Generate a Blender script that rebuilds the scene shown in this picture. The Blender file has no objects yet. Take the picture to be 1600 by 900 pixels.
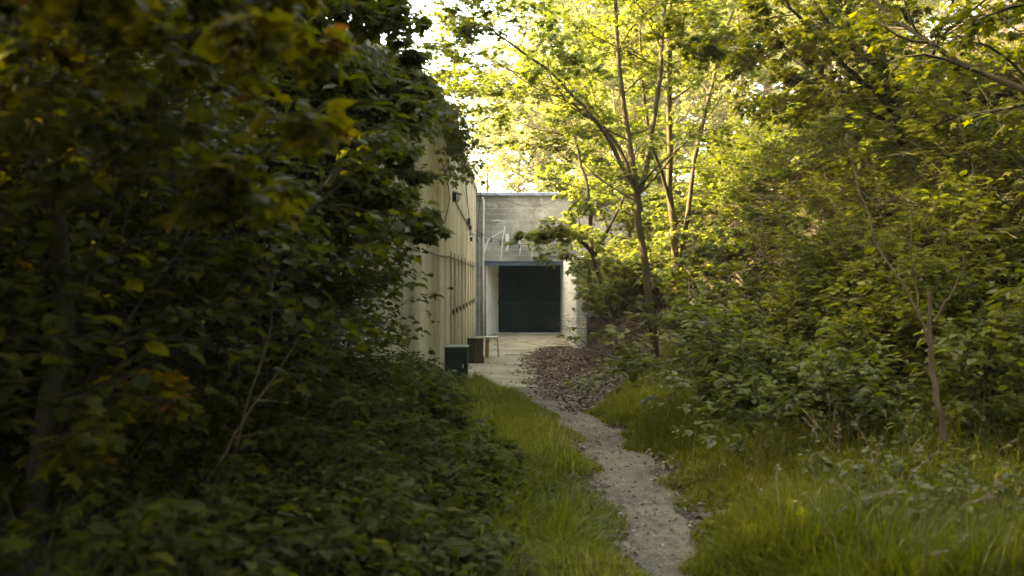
import bpy, math, random
import numpy as np
from mathutils import Vector

sc = bpy.context.scene
R = math.radians

# ------------------------------------------------------------------ camera, sky, sun, exposure
FPX = 1556.0                      # focal length in pixels of the 1600 px wide photograph
cam_d = bpy.data.cameras.new("camera")
cam = bpy.data.objects.new("camera", cam_d)
sc.collection.objects.link(cam)
cam.location = (0, 0, 1.6)
cam.rotation_euler = (R(89.56), 0, 0)
cam_d.lens = 35.0
cam_d.sensor_width = 36.0
cam_d.clip_start = 0.05
cam_d.clip_end = 2000
cam_d.dof.use_dof = True
cam_d.dof.focus_distance = 13.5
cam_d.dof.aperture_fstop = 2.0
sc.camera = cam

SUN = Vector((-0.76, 0.16, 0.61)).normalized()      # direction towards the sun
world = bpy.data.worlds.new("World")
sc.world = world
world.use_nodes = True
wn = world.node_tree.nodes
wl = world.node_tree.links
wn.clear()
sky = wn.new('ShaderNodeTexSky')
sky.sky_type = 'NISHITA'
sky.sun_disc = False
sky.sun_elevation = math.asin(SUN.z)
sky.sun_rotation = math.atan2(SUN.x, SUN.y)
sky.dust_density = 2.5
sky.air_density = 1.0
bg = wn.new('ShaderNodeBackground')
bg.inputs['Strength'].default_value = 0.15
wo = wn.new('ShaderNodeOutputWorld')
wl.new(sky.outputs[0], bg.inputs[0])
wl.new(bg.outputs[0], wo.inputs[0])

sun_d = bpy.data.lights.new("sun", 'SUN')
sun_d.energy = 3.0
sun_d.angle = R(0.6)
sun_d.color = (1.0, 0.91, 0.78)
sun = bpy.data.objects.new("sun", sun_d)
sc.collection.objects.link(sun)
sun.rotation_euler = SUN.to_track_quat('Z', 'Y').to_euler()

sc.view_settings.view_transform = 'Standard'
sc.view_settings.look = 'None'
sc.view_settings.exposure = 3.95
sc.view_settings.use_white_balance = True
sc.view_settings.white_balance_temperature = 10200
sc.view_settings.white_balance_tint = 5
sc.view_settings.gamma = 1.0
sc.render.engine = 'CYCLES'
sc.cycles.max_bounces = 7
sc.cycles.diffuse_bounces = 5
sc.cycles.glossy_bounces = 2
sc.cycles.transmission_bounces = 5
sc.cycles.transparent_max_bounces = 4
sc.cycles.use_denoising = True
sc.cycles.sample_clamp_indirect = 6.0
sc.cycles.caustics_reflective = False
sc.cycles.caustics_refractive = False

rng = np.random.default_rng(7)
random.seed(7)


def at(px, py, Y):
    """world point at depth Y that the 1600x900 photograph shows at (px, py)"""
    return ((px - 800) / FPX * Y, Y, 1.6 + (438 - py) / FPX * Y)


# ------------------------------------------------------------------ materials
def new_mat(name):
    m = bpy.data.materials.new(name)
    m.use_nodes = True
    nt = m.node_tree
    nt.nodes.clear()
    out = nt.nodes.new('ShaderNodeOutputMaterial')
    return m, nt, out


def nd(nt, typ, **kw):
    n = nt.nodes.new(typ)
    for k, v in kw.items():
        if k.startswith('i_'):
            n.inputs[k[2:]].default_value = v
        else:
            setattr(n, k, v)
    return n


def ramp(nt, fac, stops):
    r = nt.nodes.new('ShaderNodeValToRGB')
    el = r.color_ramp.elements
    while len(el) < len(stops):
        el.new(0.5)
    for e, (p, c) in zip(el, stops):
        e.position = p
        e.color = (c[0], c[1], c[2], 1) if not isinstance(c, (int, float)) else (c, c, c, 1)
    nt.links.new(fac, r.inputs[0])
    return r


def noise(nt, vec, scale, detail=4, rough=0.55, mapping=None):
    n = nd(nt, 'ShaderNodeTexNoise')
    n.inputs['Scale'].default_value = scale
    n.inputs['Detail'].default_value = detail
    n.inputs['Roughness'].default_value = rough
    if mapping is not None:
        mp = nd(nt, 'ShaderNodeMapping')
        mp.inputs['Scale'].default_value = mapping
        nt.links.new(vec, mp.inputs[0])
        vec = mp.outputs[0]
    nt.links.new(vec, n.inputs['Vector'])
    return n


def mixc(nt, fac, a, b, mode='MIX'):
    m = nd(nt, 'ShaderNodeMixRGB', blend_type=mode)
    for sock, v in ((m.inputs[0], fac), (m.inputs[1], a), (m.inputs[2], b)):
        if isinstance(v, bpy.types.NodeSocket):
            nt.links.new(v, sock)
        elif isinstance(v, (int, float)):
            sock.default_value = v
        else:
            sock.default_value = (v[0], v[1], v[2], 1)
    return m.outputs[0]


def leaf_mat(name, cols, trans, tfac=0.45, rough=0.5, spec=0.35):
    """two-sided leaf: reflecting face plus light let through; colour differs leaf by leaf"""
    m, nt, out = new_mat(name)
    a = nd(nt, 'ShaderNodeAttribute', attribute_name='rnd')
    n = len(cols)
    r = ramp(nt, a.outputs['Fac'], [(i / max(1, n - 1), c) for i, c in enumerate(cols)])
    geo = nd(nt, 'ShaderNodeTexCoord')
    nz = noise(nt, geo.outputs['Object'], 26, 3)
    v = ramp(nt, nz.outputs['Fac'], [(0.3, 0.65), (0.7, 1.35)])
    col = mixc(nt, 1.0, r.outputs[0], v.outputs[0], 'MULTIPLY')
    p = nd(nt, 'ShaderNodeBsdfPrincipled')
    p.inputs['Roughness'].default_value = rough
    p.inputs['Specular IOR Level'].default_value = spec
    nt.links.new(col, p.inputs['Base Color'])
    t = nd(nt, 'ShaderNodeBsdfTranslucent')
    tc = mixc(nt, 1.0, col, trans, 'MULTIPLY')
    nt.links.new(tc, t.inputs['Color'])
    mx = nd(nt, 'ShaderNodeMixShader')
    mx.inputs[0].default_value = tfac
    nt.links.new(p.outputs[0], mx.inputs[1])
    nt.links.new(t.outputs[0], mx.inputs[2])
    nt.links.new(mx.outputs[0], out.inputs[0])
    return m


def surf_mat(name, col, rough=0.8, bump=None, bstr=0.3, bdist=0.01, metal=0.0, spec=0.3):
    m, nt, out = new_mat(name)
    p = nd(nt, 'ShaderNodeBsdfPrincipled')
    p.inputs['Roughness'].default_value = rough
    p.inputs['Metallic'].default_value = metal
    p.inputs['Specular IOR Level'].default_value = spec
    tc = nd(nt, 'ShaderNodeTexCoord')
    c = col(nt, tc.outputs['Object']) if callable(col) else col
    if isinstance(c, bpy.types.NodeSocket):
        nt.links.new(c, p.inputs['Base Color'])
    else:
        p.inputs['Base Color'].default_value = (c[0], c[1], c[2], 1)
    if bump:
        h = bump(nt, tc.outputs['Object'])
        b = nd(nt, 'ShaderNodeBump')
        b.inputs['Strength'].default_value = bstr
        b.inputs['Distance'].default_value = bdist
        nt.links.new(h, b.inputs['Height'])
        nt.links.new(b.outputs[0], p.inputs['Normal'])
    nt.links.new(p.outputs[0], out.inputs[0])
    return m


M = {}
YT = (2.1, 2.2, 0.9)
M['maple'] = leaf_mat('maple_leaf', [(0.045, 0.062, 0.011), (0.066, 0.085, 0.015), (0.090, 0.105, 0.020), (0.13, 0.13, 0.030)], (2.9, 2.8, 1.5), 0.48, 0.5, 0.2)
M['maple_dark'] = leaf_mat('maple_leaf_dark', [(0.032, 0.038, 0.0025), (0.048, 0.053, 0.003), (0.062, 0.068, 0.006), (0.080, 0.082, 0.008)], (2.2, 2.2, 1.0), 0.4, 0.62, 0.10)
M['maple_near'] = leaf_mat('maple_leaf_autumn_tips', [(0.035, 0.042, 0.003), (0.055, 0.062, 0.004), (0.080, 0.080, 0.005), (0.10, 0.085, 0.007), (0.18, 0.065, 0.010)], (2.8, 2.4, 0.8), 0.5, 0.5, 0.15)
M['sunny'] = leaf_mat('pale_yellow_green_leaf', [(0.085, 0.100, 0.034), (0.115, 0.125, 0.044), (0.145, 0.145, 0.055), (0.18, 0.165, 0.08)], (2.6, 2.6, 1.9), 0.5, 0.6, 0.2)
M['shrub'] = leaf_mat('shrub_leaf', [(0.048, 0.057, 0.006), (0.070, 0.080, 0.009), (0.095, 0.104, 0.014), (0.13, 0.13, 0.020)], YT, 0.35, 0.5, 0.25)
M['under'] = leaf_mat('undergrowth_leaf', [(0.024, 0.028, 0.003), (0.036, 0.041, 0.004), (0.054, 0.056, 0.006), (0.11, 0.095, 0.010)], YT, 0.35, 0.65, 0.10)  # leaf colour lowered to put extra shade into the left thicket
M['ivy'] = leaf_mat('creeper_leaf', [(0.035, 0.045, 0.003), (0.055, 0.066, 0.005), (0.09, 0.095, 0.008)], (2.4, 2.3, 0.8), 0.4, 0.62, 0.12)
M['grass'] = leaf_mat('grass_blade', [(0.062, 0.076, 0.005), (0.105, 0.120, 0.007), (0.155, 0.162, 0.010), (0.30, 0.25, 0.08)], (2.0, 1.9, 0.8), 0.38, 0.5, 0.2)
M['dry'] = leaf_mat('dead_leaf', [(0.05, 0.034, 0.021), (0.115, 0.080, 0.050), (0.19, 0.14, 0.09), (0.32, 0.25, 0.17)], (1.2, 1.0, 0.8), 0.12, 0.7, 0.25)
M['straw_leaf'] = leaf_mat('straw_leaf', [(0.16, 0.12, 0.06), (0.26, 0.19, 0.12), (0.34, 0.26, 0.18)], (1.3, 1.1, 0.9), 0.3, 0.7, 0.2)
M['flower'] = leaf_mat('white_petal', [(0.45, 0.44, 0.38), (0.6, 0.58, 0.5)], (1.0, 1.0, 0.9), 0.3, 0.6, 0.2)


def bark_col(a, b, moss=0.55):
    def f(nt, v):
        n1 = noise(nt, v, 9, 5, 0.6, (1, 1, 0.35))
        n2 = noise(nt, v, 2.2, 3)
        c = ramp(nt, n1.outputs['Fac'], [(0.3, a), (0.7, b)]).outputs[0]
        return mixc(nt, ramp(nt, n2.outputs['Fac'], [(0.45, 0.0), (0.65, moss)]).outputs[0], c, (0.07, 0.075, 0.02))
    return f


def bark_bump(nt, v):
    return noise(nt, v, 30, 4, 0.6, (1, 1, 0.3)).outputs['Fac']


M['bark'] = surf_mat('bark', bark_col((0.040, 0.026, 0.010), (0.13, 0.090, 0.038)), 0.85, bark_bump, 0.8, 0.01)
M['bark_dark'] = surf_mat('dark_bark', bark_col((0.010, 0.008, 0.004), (0.042, 0.032, 0.015), 0.25), 0.9, bark_bump, 0.8, 0.01)
M['bark_pale'] = surf_mat('pale_dead_bark', bark_col((0.08, 0.05, 0.025), (0.20, 0.14, 0.08)), 0.85, bark_bump, 0.6, 0.006)
M['twig'] = surf_mat('dry_twig', bark_col((0.07, 0.05, 0.035), (0.20, 0.15, 0.11)), 0.85)
M['straw'] = surf_mat('straw', bark_col((0.18, 0.13, 0.08), (0.36, 0.28, 0.19)), 0.85)
M['stem'] = surf_mat('green_stem', (0.06, 0.07, 0.02), 0.6)


def soil_col(nt, v):
    n1 = noise(nt, v, 3.0, 6)
    n2 = noise(nt, v, 22, 5, 0.7)
    c = ramp(nt, n2.outputs['Fac'], [(0.3, (0.018, 0.013, 0.008)), (0.55, (0.05, 0.036, 0.022)), (0.8, (0.11, 0.085, 0.055))]).outputs[0]
    return mixc(nt, ramp(nt, n1.outputs['Fac'], [(0.45, 0.0), (0.6, 0.6)]).outputs[0], c, (0.045, 0.05, 0.014))


M['soil'] = surf_mat('woodland_soil', soil_col, 0.95, lambda nt, v: noise(nt, v, 25, 6, 0.7).outputs['Fac'], 0.8, 0.03)


def path_col(nt, v):
    big = noise(nt, v, 1.6, 4)
    fine = noise(nt, v, 45, 6, 0.75)
    vor = nd(nt, 'ShaderNodeTexVoronoi')
    vor.inputs['Scale'].default_value = 60
    nt.links.new(v, vor.inputs['Vector'])
    c = ramp(nt, fine.outputs['Fac'], [(0.3, (0.055, 0.042, 0.026)), (0.5, (0.160, 0.126, 0.076)), (0.75, (0.31, 0.26, 0.17))]).outputs[0]
    st = ramp(nt, vor.outputs['Color'], [(0.82, 0.0), (0.92, 0.6)]).outputs[0]
    c = mixc(nt, st, c, (0.30, 0.27, 0.21))
    mid_ = noise(nt, v, 7, 5, 0.7)
    dk = ramp(nt, big.outputs['Fac'], [(0.40, 0.0), (0.60, 0.7)]).outputs[0]
    c = mixc(nt, dk, c, (0.085, 0.066, 0.040))
    return mixc(nt, ramp(nt, mid_.outputs['Fac'], [(0.48, 0.0), (0.62, 0.6)]).outputs[0], c, (0.065, 0.052, 0.032))


def path_bump(nt, v):
    vor = nd(nt, 'ShaderNodeTexVoronoi')
    vor.inputs['Scale'].default_value = 60
    nt.links.new(v, vor.inputs['Vector'])
    n = noise(nt, v, 30, 5, 0.7)
    return mixc(nt, 0.5, vor.outputs['Distance'], n.outputs['Fac'])


M['path'] = surf_mat('gravel_path', path_col, 0.95, path_bump, 0.7, 0.015)


def yard_col(nt, v):
    big = noise(nt, v, 1.1, 5)
    fine = noise(nt, v, 40, 6, 0.75)
    c = ramp(nt, fine.outputs['Fac'], [(0.3, (0.22, 0.18, 0.11)), (0.5, (0.36, 0.30, 0.195)), (0.75, (0.54, 0.475, 0.34))]).outputs[0]
    dk = ramp(nt, big.outputs['Fac'], [(0.42, 0.0), (0.62, 0.65)]).outputs[0]
    return mixc(nt, dk, c, (0.15, 0.12, 0.06))


M['yard'] = surf_mat('sandy_gravel', yard_col, 0.95, path_bump, 0.5, 0.012)


def conc_left(nt, v):
    st = noise(nt, v, 1.7, 7, 0.62, (1.0, 1.0, 0.10))
    st2 = noise(nt, v, 0.8, 5, 0.6, (1.0, 1.0, 0.22))
    fine = noise(nt, v, 9, 7, 0.7)
    blot = noise(nt, v, 0.9, 6, 0.65)
    c = ramp(nt, st.outputs['Fac'], [(0.30, (0.20, 0.17, 0.11)), (0.44, (0.38, 0.32, 0.20)), (0.58, (0.52, 0.45, 0.30)), (0.75, (0.64, 0.57, 0.43))]).outputs[0]
    c = mixc(nt, ramp(nt, st2.outputs['Fac'], [(0.46, 0.0), (0.62, 0.55)]).outputs[0], c, (0.25, 0.205, 0.125))
    c = mixc(nt, 0.35, c, mixc(nt, 1.0, c, ramp(nt, fine.outputs['Fac'], [(0.3, 0.45), (0.7, 1.5)]).outputs[0], 'MULTIPLY'))
    c = mixc(nt, ramp(nt, blot.outputs['Fac'], [(0.58, 0.0), (0.68, 0.45)]).outputs[0], c, (0.62, 0.60, 0.52))
    sep = nd(nt, 'ShaderNodeSeparateXYZ')
    nt.links.new(v, sep.inputs[0])
    low = noise(nt, v, 3.0, 4, 0.6)
    ad = nd(nt, 'ShaderNodeMath', operation='ADD')
    nt.links.new(sep.outputs['Z'], ad.inputs[0])
    nt.links.new(low.outputs['Fac'], ad.inputs[1])
    # moss and splash dirt on the lowest half metre
    return mixc(nt, ramp(nt, ad.outputs[0], [(0.45, 0.65), (1.0, 0.0)]).outputs[0], c, (0.10, 0.10, 0.045))


def conc_bump(nt, v):
    return noise(nt, v, 14, 8, 0.7, (1, 1, 0.5)).outputs['Fac']


M['conc_left'] = surf_mat('streaked_yellowish_concrete', conc_left, 0.9, conc_bump, 0.5, 0.012)


def conc_grey(nt, v):
    fine = noise(nt, v, 7, 8, 0.7)
    st = noise(nt, v, 3.6, 6, 0.65, (1, 1, 0.16))
    blot = noise(nt, v, 1.1, 6, 0.65)
    pale = noise(nt, v, 1.9, 7, 0.7)
    c = ramp(nt, fine.outputs['Fac'], [(0.3, (0.22, 0.20, 0.16)), (0.5, (0.27, 0.245, 0.185)), (0.7, (0.37, 0.335, 0.255))]).outputs[0]
    c = mixc(nt, ramp(nt, blot.outputs['Fac'], [(0.44, 0.0), (0.58, 0.8)]).outputs[0], c, (0.13, 0.118, 0.088))
    c = mixc(nt, ramp(nt, pale.outputs['Fac'], [(0.56, 0.0), (0.66, 0.7)]).outputs[0], c, (0.44, 0.41, 0.33))
    c = mixc(nt, ramp(nt, st.outputs['Fac'], [(0.57, 0.0), (0.68, 0.5)]).outputs[0], c, (0.44, 0.41, 0.34))
    w = nd(nt, 'ShaderNodeTexWave', bands_direction='Z')
    w.inputs['Scale'].default_value = 1.9
    w.inputs['Distortion'].default_value = 0.6
    nt.links.new(v, w.inputs['Vector'])
    return mixc(nt, ramp(nt, w.outputs['Fac'], [(0.0, 0.25), (0.10, 0.0)]).outputs[0], c, (0.42, 0.41, 0.36))


M['conc_grey'] = surf_mat('grey_weathered_concrete', conc_grey, 0.9, conc_bump, 0.5, 0.012)


def conc_pale(nt, v):
    fine = noise(nt, v, 6, 6, 0.7, (1, 1, 0.3))
    st = noise(nt, v, 5, 5, 0.6, (1, 1, 0.06))
    c = ramp(nt, fine.outputs['Fac'], [(0.3, (0.58, 0.56, 0.48)), (0.7, (0.80, 0.78, 0.70))]).outputs[0]
    return mixc(nt, ramp(nt, st.outputs['Fac'], [(0.5, 0.0), (0.7, 0.55)]).outputs[0], c, (0.27, 0.26, 0.21))


M['conc_pale'] = surf_mat('whitewashed_concrete', conc_pale, 0.9, conc_bump, 0.3, 0.01)


def mottled(a, b, sc_=8, mp=None):
    return lambda nt, v: ramp(nt, noise(nt, v, sc_, 6, 0.65, mp).outputs['Fac'], [(0.3, a), (0.7, b)]).outputs[0]


M['lime'] = surf_mat('lime_deposit', mottled((0.42, 0.41, 0.38), (0.68, 0.67, 0.62), 20), 0.95)
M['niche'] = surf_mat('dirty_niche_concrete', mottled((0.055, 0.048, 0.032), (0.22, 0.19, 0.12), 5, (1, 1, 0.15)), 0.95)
M['door'] = surf_mat('dark_green_steel_paint', mottled((0.004, 0.012, 0.008), (0.009, 0.021, 0.014), 4, (1, 1, 0.3)), 0.7, spec=0.12)
M['door_iron'] = surf_mat('edge_lit_green_steel', mottled((0.014, 0.022, 0.016), (0.030, 0.038, 0.028), 12), 0.6, spec=0.2)  # ironwork colour lightened so that its edges read as lit
M['lintel'] = surf_mat('blue_grey_steel_paint', mottled((0.045, 0.065, 0.085), (0.09, 0.12, 0.145), 6), 0.5)
M['coping'] = surf_mat('blue_grey_coping', mottled((0.10, 0.12, 0.16), (0.24, 0.28, 0.33), 5), 0.5)
M['pipe'] = surf_mat('pale_pipe_paint', mottled((0.40, 0.37, 0.30), (0.62, 0.58, 0.50), 9, (1, 1, 0.3)), 0.5)
M['conduit'] = surf_mat('grey_conduit', mottled((0.22, 0.24, 0.26), (0.36, 0.38, 0.4), 9), 0.5)
M['box'] = surf_mat('bottle_green_paint', mottled((0.004, 0.014, 0.006), (0.009, 0.024, 0.011), 6), 0.65, spec=0.3)
M['lid'] = surf_mat('pale_grey_green_lid', mottled((0.09, 0.11, 0.09), (0.18, 0.20, 0.16), 9), 0.6)
M['black'] = surf_mat('black_plastic', mottled((0.012, 0.012, 0.013), (0.03, 0.03, 0.03), 20), 0.5)
M['rust'] = surf_mat('rusty_iron', mottled((0.03, 0.02, 0.015), (0.10, 0.055, 0.03), 20), 0.8)
M['greyplastic'] = surf_mat('grey_plastic', mottled((0.22, 0.23, 0.23), (0.38, 0.39, 0.38), 15), 0.5)
M['glass'] = surf_mat('milky_lamp_glass', (0.55, 0.56, 0.52), 0.25, spec=0.6)
M['bulb'] = surf_mat('smoked_bulb_glass', (0.10, 0.09, 0.07), 0.2, spec=0.6)
M['wood_top'] = surf_mat('pale_birch', mottled((0.42, 0.37, 0.30), (0.60, 0.54, 0.46), 12, (1, 0.2, 1)), 0.6)
M['wood_leg'] = surf_mat('brown_birch', mottled((0.24, 0.14, 0.07), (0.38, 0.25, 0.14), 12, (1, 1, 0.2)), 0.6)
M['logbark'] = surf_mat('log_bark', mottled((0.018, 0.013, 0.008), (0.11, 0.085, 0.055), 14, (1, 1, 0.35)), 0.95,
                        lambda nt, v: noise(nt, v, 22, 6, 0.7, (1, 1, 0.3)).outputs['Fac'], 1.0, 0.03)


def rings(nt, v):
    w = nd(nt, 'ShaderNodeTexWave', wave_type='RINGS', rings_direction='Z')
    w.inputs['Scale'].default_value = 16
    w.inputs['Distortion'].default_value = 2
    nt.links.new(v, w.inputs['Vector'])
    return ramp(nt, w.outputs['Fac'], [(0.0, (0.09, 0.07, 0.045)), (1.0, (0.20, 0.16, 0.11))]).outputs[0]


M['logend'] = surf_mat('log_end_grain', rings, 0.9)
M['slat'] = surf_mat('weathered_pale_wood', mottled((0.36, 0.32, 0.24), (0.55, 0.50, 0.40), 14), 0.8)
M['stone'] = surf_mat('pale_stone', None or mottled((0.13, 0.11, 0.08), (0.40, 0.36, 0.29), 30), 0.9)

# ------------------------------------------------------------------ object helpers
COL = sc.collection


def tag(o, label=None, cat=None, group=None, kind=None):
    if label: o['label'] = label
    if cat: o['category'] = cat
    if group: o['group'] = group
    if kind: o['kind'] = kind
    return o


def thing(name, label, cat, loc=(0, 0, 0), rz=0, group=None):
    o = bpy.data.objects.new(name, None)
    COL.objects.link(o)
    o.location = loc
    o.rotation_euler = (0, 0, rz)
    o.empty_display_size = 0.2
    return tag(o, label, cat, group)


def link_mesh(name, me, mat, parent=None):
    o = bpy.data.objects.new(name, me)
    COL.objects.link(o)
    if mat is not None:
        me.materials.append(mat)
    if parent is not None:
        o.parent = parent
    return o


def np_mesh(name, V, F, mat, parent=None, smooth=False, rnd=None):
    """V (n,3) array; F list of index arrays, each (m,k)"""
    me = bpy.data.meshes.new(name)
    V = np.asarray(V, dtype=np.float32)
    if not isinstance(F, (list, tuple)):
        F = [F]
    F = [np.asarray(f, dtype=np.int32) for f in F if len(f)]
    me.vertices.add(len(V))
    me.vertices.foreach_set('co', V.ravel())
    idx = np.concatenate([f.ravel() for f in F])
    tot = np.concatenate([np.full(len(f), f.shape[1], np.int32) for f in F])
    start = np.concatenate([[0], np.cumsum(tot)[:-1]]).astype(np.int32)
    me.loops.add(len(idx))
    me.loops.foreach_set('vertex_index', idx)
    me.polygons.add(len(tot))
    me.polygons.foreach_set('loop_start', start)
    if smooth:
        me.polygons.foreach_set('use_smooth', np.ones(len(tot), dtype=bool))
    if rnd is not None:
        a = me.attributes.new('rnd', 'FLOAT', 'POINT')
        a.data.foreach_set('value', np.asarray(rnd, dtype=np.float32))
    me.update(calc_edges=True)
    me.validate()
    return link_mesh(name, me, mat, parent)


class MB:
    """collects boxes, prisms and tubes into ONE mesh"""
    def __init__(self):
        self.v = []
        self.f = []

    def box(self, x0, x1, y0, y1, z0, z1):
        b = len(self.v)
        self.v += [(x0, y0, z0), (x1, y0, z0), (x1, y1, z0), (x0, y1, z0), (x0, y0, z1), (x1, y0, z1), (x1, y1, z1), (x0, y1, z1)]
        self.f += [[b + i for i in q] for q in ((0, 3, 2, 1), (4, 5, 6, 7), (0, 1, 5, 4), (1, 2, 6, 5), (2, 3, 7, 6), (3, 0, 4, 7))]
        return self

    def tube(self, pts, radii, n=8, cap=True):
        pts = [Vector(p) for p in pts]
        if isinstance(radii, (int, float)):
            radii = [radii] * len(pts)
        b = len(self.v)
        ref = None
        for i, p in enumerate(pts):
            t = (pts[min(i + 1, len(pts) - 1)] - pts[max(i - 1, 0)]).normalized()
            if ref is None:
                ref = Vector((0, 0, 1)) if abs(t.z) < 0.9 else Vector((1, 0, 0))
            u = (ref - t * ref.dot(t)).normalized()
            ref = u
            w = t.cross(u)
            for k in range(n):
                a = 2 * math.pi * k / n
                self.v.append(tuple(p + (u * math.cos(a) + w * math.sin(a)) * radii[i]))
        for i in range(len(pts) - 1):
            for k in range(n):
                k2 = (k + 1) % n
                self.f.append([b + i * n + k, b + i * n + k2, b + (i + 1) * n + k2, b + (i + 1) * n + k])
        if cap:
            self.f.append([b + k for k in range(n)][::-1])
            self.f.append([b + (len(pts) - 1) * n + k for k in range(n)])
        return self

    def lathe(self, prof, c=(0, 0, 0), n=16, axis='Z'):
        b = len(self.v)
        for r, h in prof:
            for k in range(n):
                a = 2 * math.pi * k / n
                q = (math.cos(a) * r, math.sin(a) * r, h)
                if axis == 'X': q = (q[2], q[0], q[1])
                if axis == 'Y': q = (q[0], q[2], q[1])
                self.v.append((q[0] + c[0], q[1] + c[1], q[2] + c[2]))
        for i in range(len(prof) - 1):
            for k in range(n):
                k2 = (k + 1) % n
                self.f.append([b + i * n + k, b + i * n + k2, b + (i + 1) * n + k2, b + (i + 1) * n + k])
        self.f.append([b + k for k in range(n)][::-1])
        self.f.append([b + (len(prof) - 1) * n + k for k in range(n)])
        return self

    def prism(self, poly, z0, z1):
        b = len(self.v)
        n = len(poly)
        self.v += [(x, y, z0) for x, y in poly] + [(x, y, z1) for x, y in poly]
        self.f.append([b + i for i in range(n)][::-1])
        self.f.append([b + n + i for i in range(n)])
        for i in range(n):
            j = (i + 1) % n
            self.f.append([b + i, b + j, b + n + j, b + n + i])
        return self

    def build(self, name, mat, parent=None, bevel=0, smooth=False):
        me = bpy.data.meshes.new(name)
        me.from_pydata(self.v, [], self.f)
        me.update()
        if smooth:
            for p in me.polygons:
                p.use_smooth = True
        o = link_mesh(name, me, mat, parent)
        if bevel:
            m = o.modifiers.new('bevel', 'BEVEL')
            m.width = bevel
            m.segments = 2
            m.limit_method = 'ANGLE'
        return o


def dup(root, loc, rz=0, scale=1.0, label=None, group=None):
    r = root.copy()
    COL.objects.link(r)
    r.location = loc
    r.rotation_euler = (0, 0, rz)
    r.scale = (scale,) * 3 if isinstance(scale, (int, float)) else scale
    if label: r['label'] = label
    if group: r['group'] = group
    for ch in list(root.children):
        c = ch.copy()
        COL.objects.link(c)
        c.parent = r
    return r


# ------------------------------------------------------------------ ground shape
YK = np.array([-30, 0, 5.39, 6.68, 8.77, 10.4, 12.8, 14.4, 16.5, 20, 22.6, 30, 400])
PL = np.array([0.6, 0.6, 0.68, 0.66, 0.66, 0.61, 0.28, -0.08, -0.75, -1.3, -1.3, -1.3, -1.3])
PR = np.array([1.05, 1.05, 1.12, 1.20, 1.27, 1.18, 0.96, 0.78, 0.75, 1.1, 1.45, 1.45, 1.45])
WK = np.array([2.6, 2.6, 2.6, 2.6, 2.5, 2.2, 1.6, 1.35, 0.9, 0.45, 0.15, 0.15, 0.15])


def pleft(y): return np.interp(y, YK, PL)
def pright(y): return np.interp(y, YK, PR)


def H(x, y):
    x = np.asarray(x, float)
    y = np.asarray(y, float)
    dr = x - pright(y)
    w = np.interp(y, YK, WK)
    h = np.where(dr > 0, 0.20 * np.minimum(dr, w), 0.0)
    st = np.maximum(dr - w, 0)
    hs = 1.12 * np.maximum(np.sqrt(st * st + 0.09) - 0.3, 0)
    crest = 6.0 + 3.5 * np.clip((y - 13) / 7, 0, 1)
    hs = crest * (1 - np.exp(-hs / crest * 1.25)) * 0.98
    h = h + hs
    dl = pleft(y) - 0.55 - x
    fade = np.clip((15.0 - y) / 3.0, 0, 1)
    hl = np.where(dl > 0, 0.27 * np.minimum(dl, 3.0), 0) + 0.75 * np.maximum(dl - 2.4, 0)
    hl = 3.6 * (1 - np.exp(-hl / 3.6))
    h = h + hl * fade
    away = np.clip(np.minimum(dr, 1), 0, 1) + np.clip(np.minimum(dl, 1), 0, 1)
    h = h + (0.05 * np.sin(1.7 * x + 0.9 * y) + 0.035 * np.sin(3.9 * x - 2.3 * y + 1)) * (0.15 + away)
    # small bumps and a worn hollow along the path
    h = h + 0.008 * np.sin(7 * x + 3 * y) + 0.008 * np.sin(9 * y - 4 * x)
    far = np.clip((y - 31) / 6, 0, 1)       # earth piled behind the bunker
    h = h * 1.0 + far * np.clip(3.5 - h, 0, 3.5)
    return h


gx = np.concatenate([np.linspace(-600, -30, 12), np.linspace(-25, -6, 24), np.arange(-5.5, 8, 0.14), np.linspace(8.3, 30, 30), np.linspace(40, 600, 12)])
gy = np.concatenate([np.linspace(-300, -12, 10), np.arange(-10, 3, 0.5), np.arange(3.2, 30, 0.14), np.linspace(30.5, 60, 30), np.linspace(80, 900, 12)])
GX, GY = np.meshgrid(gx, gy)
GZ = H(GX, GY)
nx, ny = len(gx), len(gy)
ii = (np.arange(ny - 1)[:, None] * nx + np.arange(nx - 1)[None, :]).ravel()
np_mesh('ground', np.stack([GX, GY, GZ], -1).reshape(-1, 3), np.stack([ii, ii + 1, ii + nx + 1, ii + nx], -1), M['soil'], smooth=True)['kind'] = 'structure'


def strip(name, ys, lf, rf, mat, nu=14, lift=0.012, wob=0.0):
    V = []
    for y in ys:
        a, b = lf(y), rf(y)
        a += wob * (math.sin(5.1 * y) + 0.6 * math.sin(11.3 * y + 2)) * 0.5
        b += wob * (math.sin(4.3 * y + 1) + 0.6 * math.sin(9.7 * y)) * 0.5
        for k in range(nu + 1):
            x = a + (b - a) * k / nu
            edge = min(k, nu - k) / nu
            V.append((x, y, float(H(x, y)) + lift * min(1, edge * 6 + 0.05)))
    n = nu + 1
    F = [(i * n + k, i * n + k + 1, (i + 1) * n + k + 1, (i + 1) * n + k) for i in range(len(ys) - 1) for k in range(nu)]
    return tag(np_mesh(name, V, np.array(F), mat, smooth=True), kind='structure')


strip('path', np.arange(-2, 15.2, 0.12), lambda y: float(pleft(y)), lambda y: float(pright(y)), M['path'], wob=0.16)
strip('gravel_yard', np.arange(14.7, 30.4, 0.15), lambda y: max(float(pleft(y)), -1.3), lambda y: float(pright(y)) + 0.15, M['yard'], lift=0.020, wob=0.05)

# ------------------------------------------------------------------ the long bunker wall on the left
import bmesh
WX = -1.02
bk = thing('bunker', 'long yellowish streaked concrete bunker wall with arched niches, beside the path', 'bunker', (WX, 21, 0))
off = Vector((-WX, -21, 0))


def off_all(o):
    o.location = (-WX, -21, 0)
    return o


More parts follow.
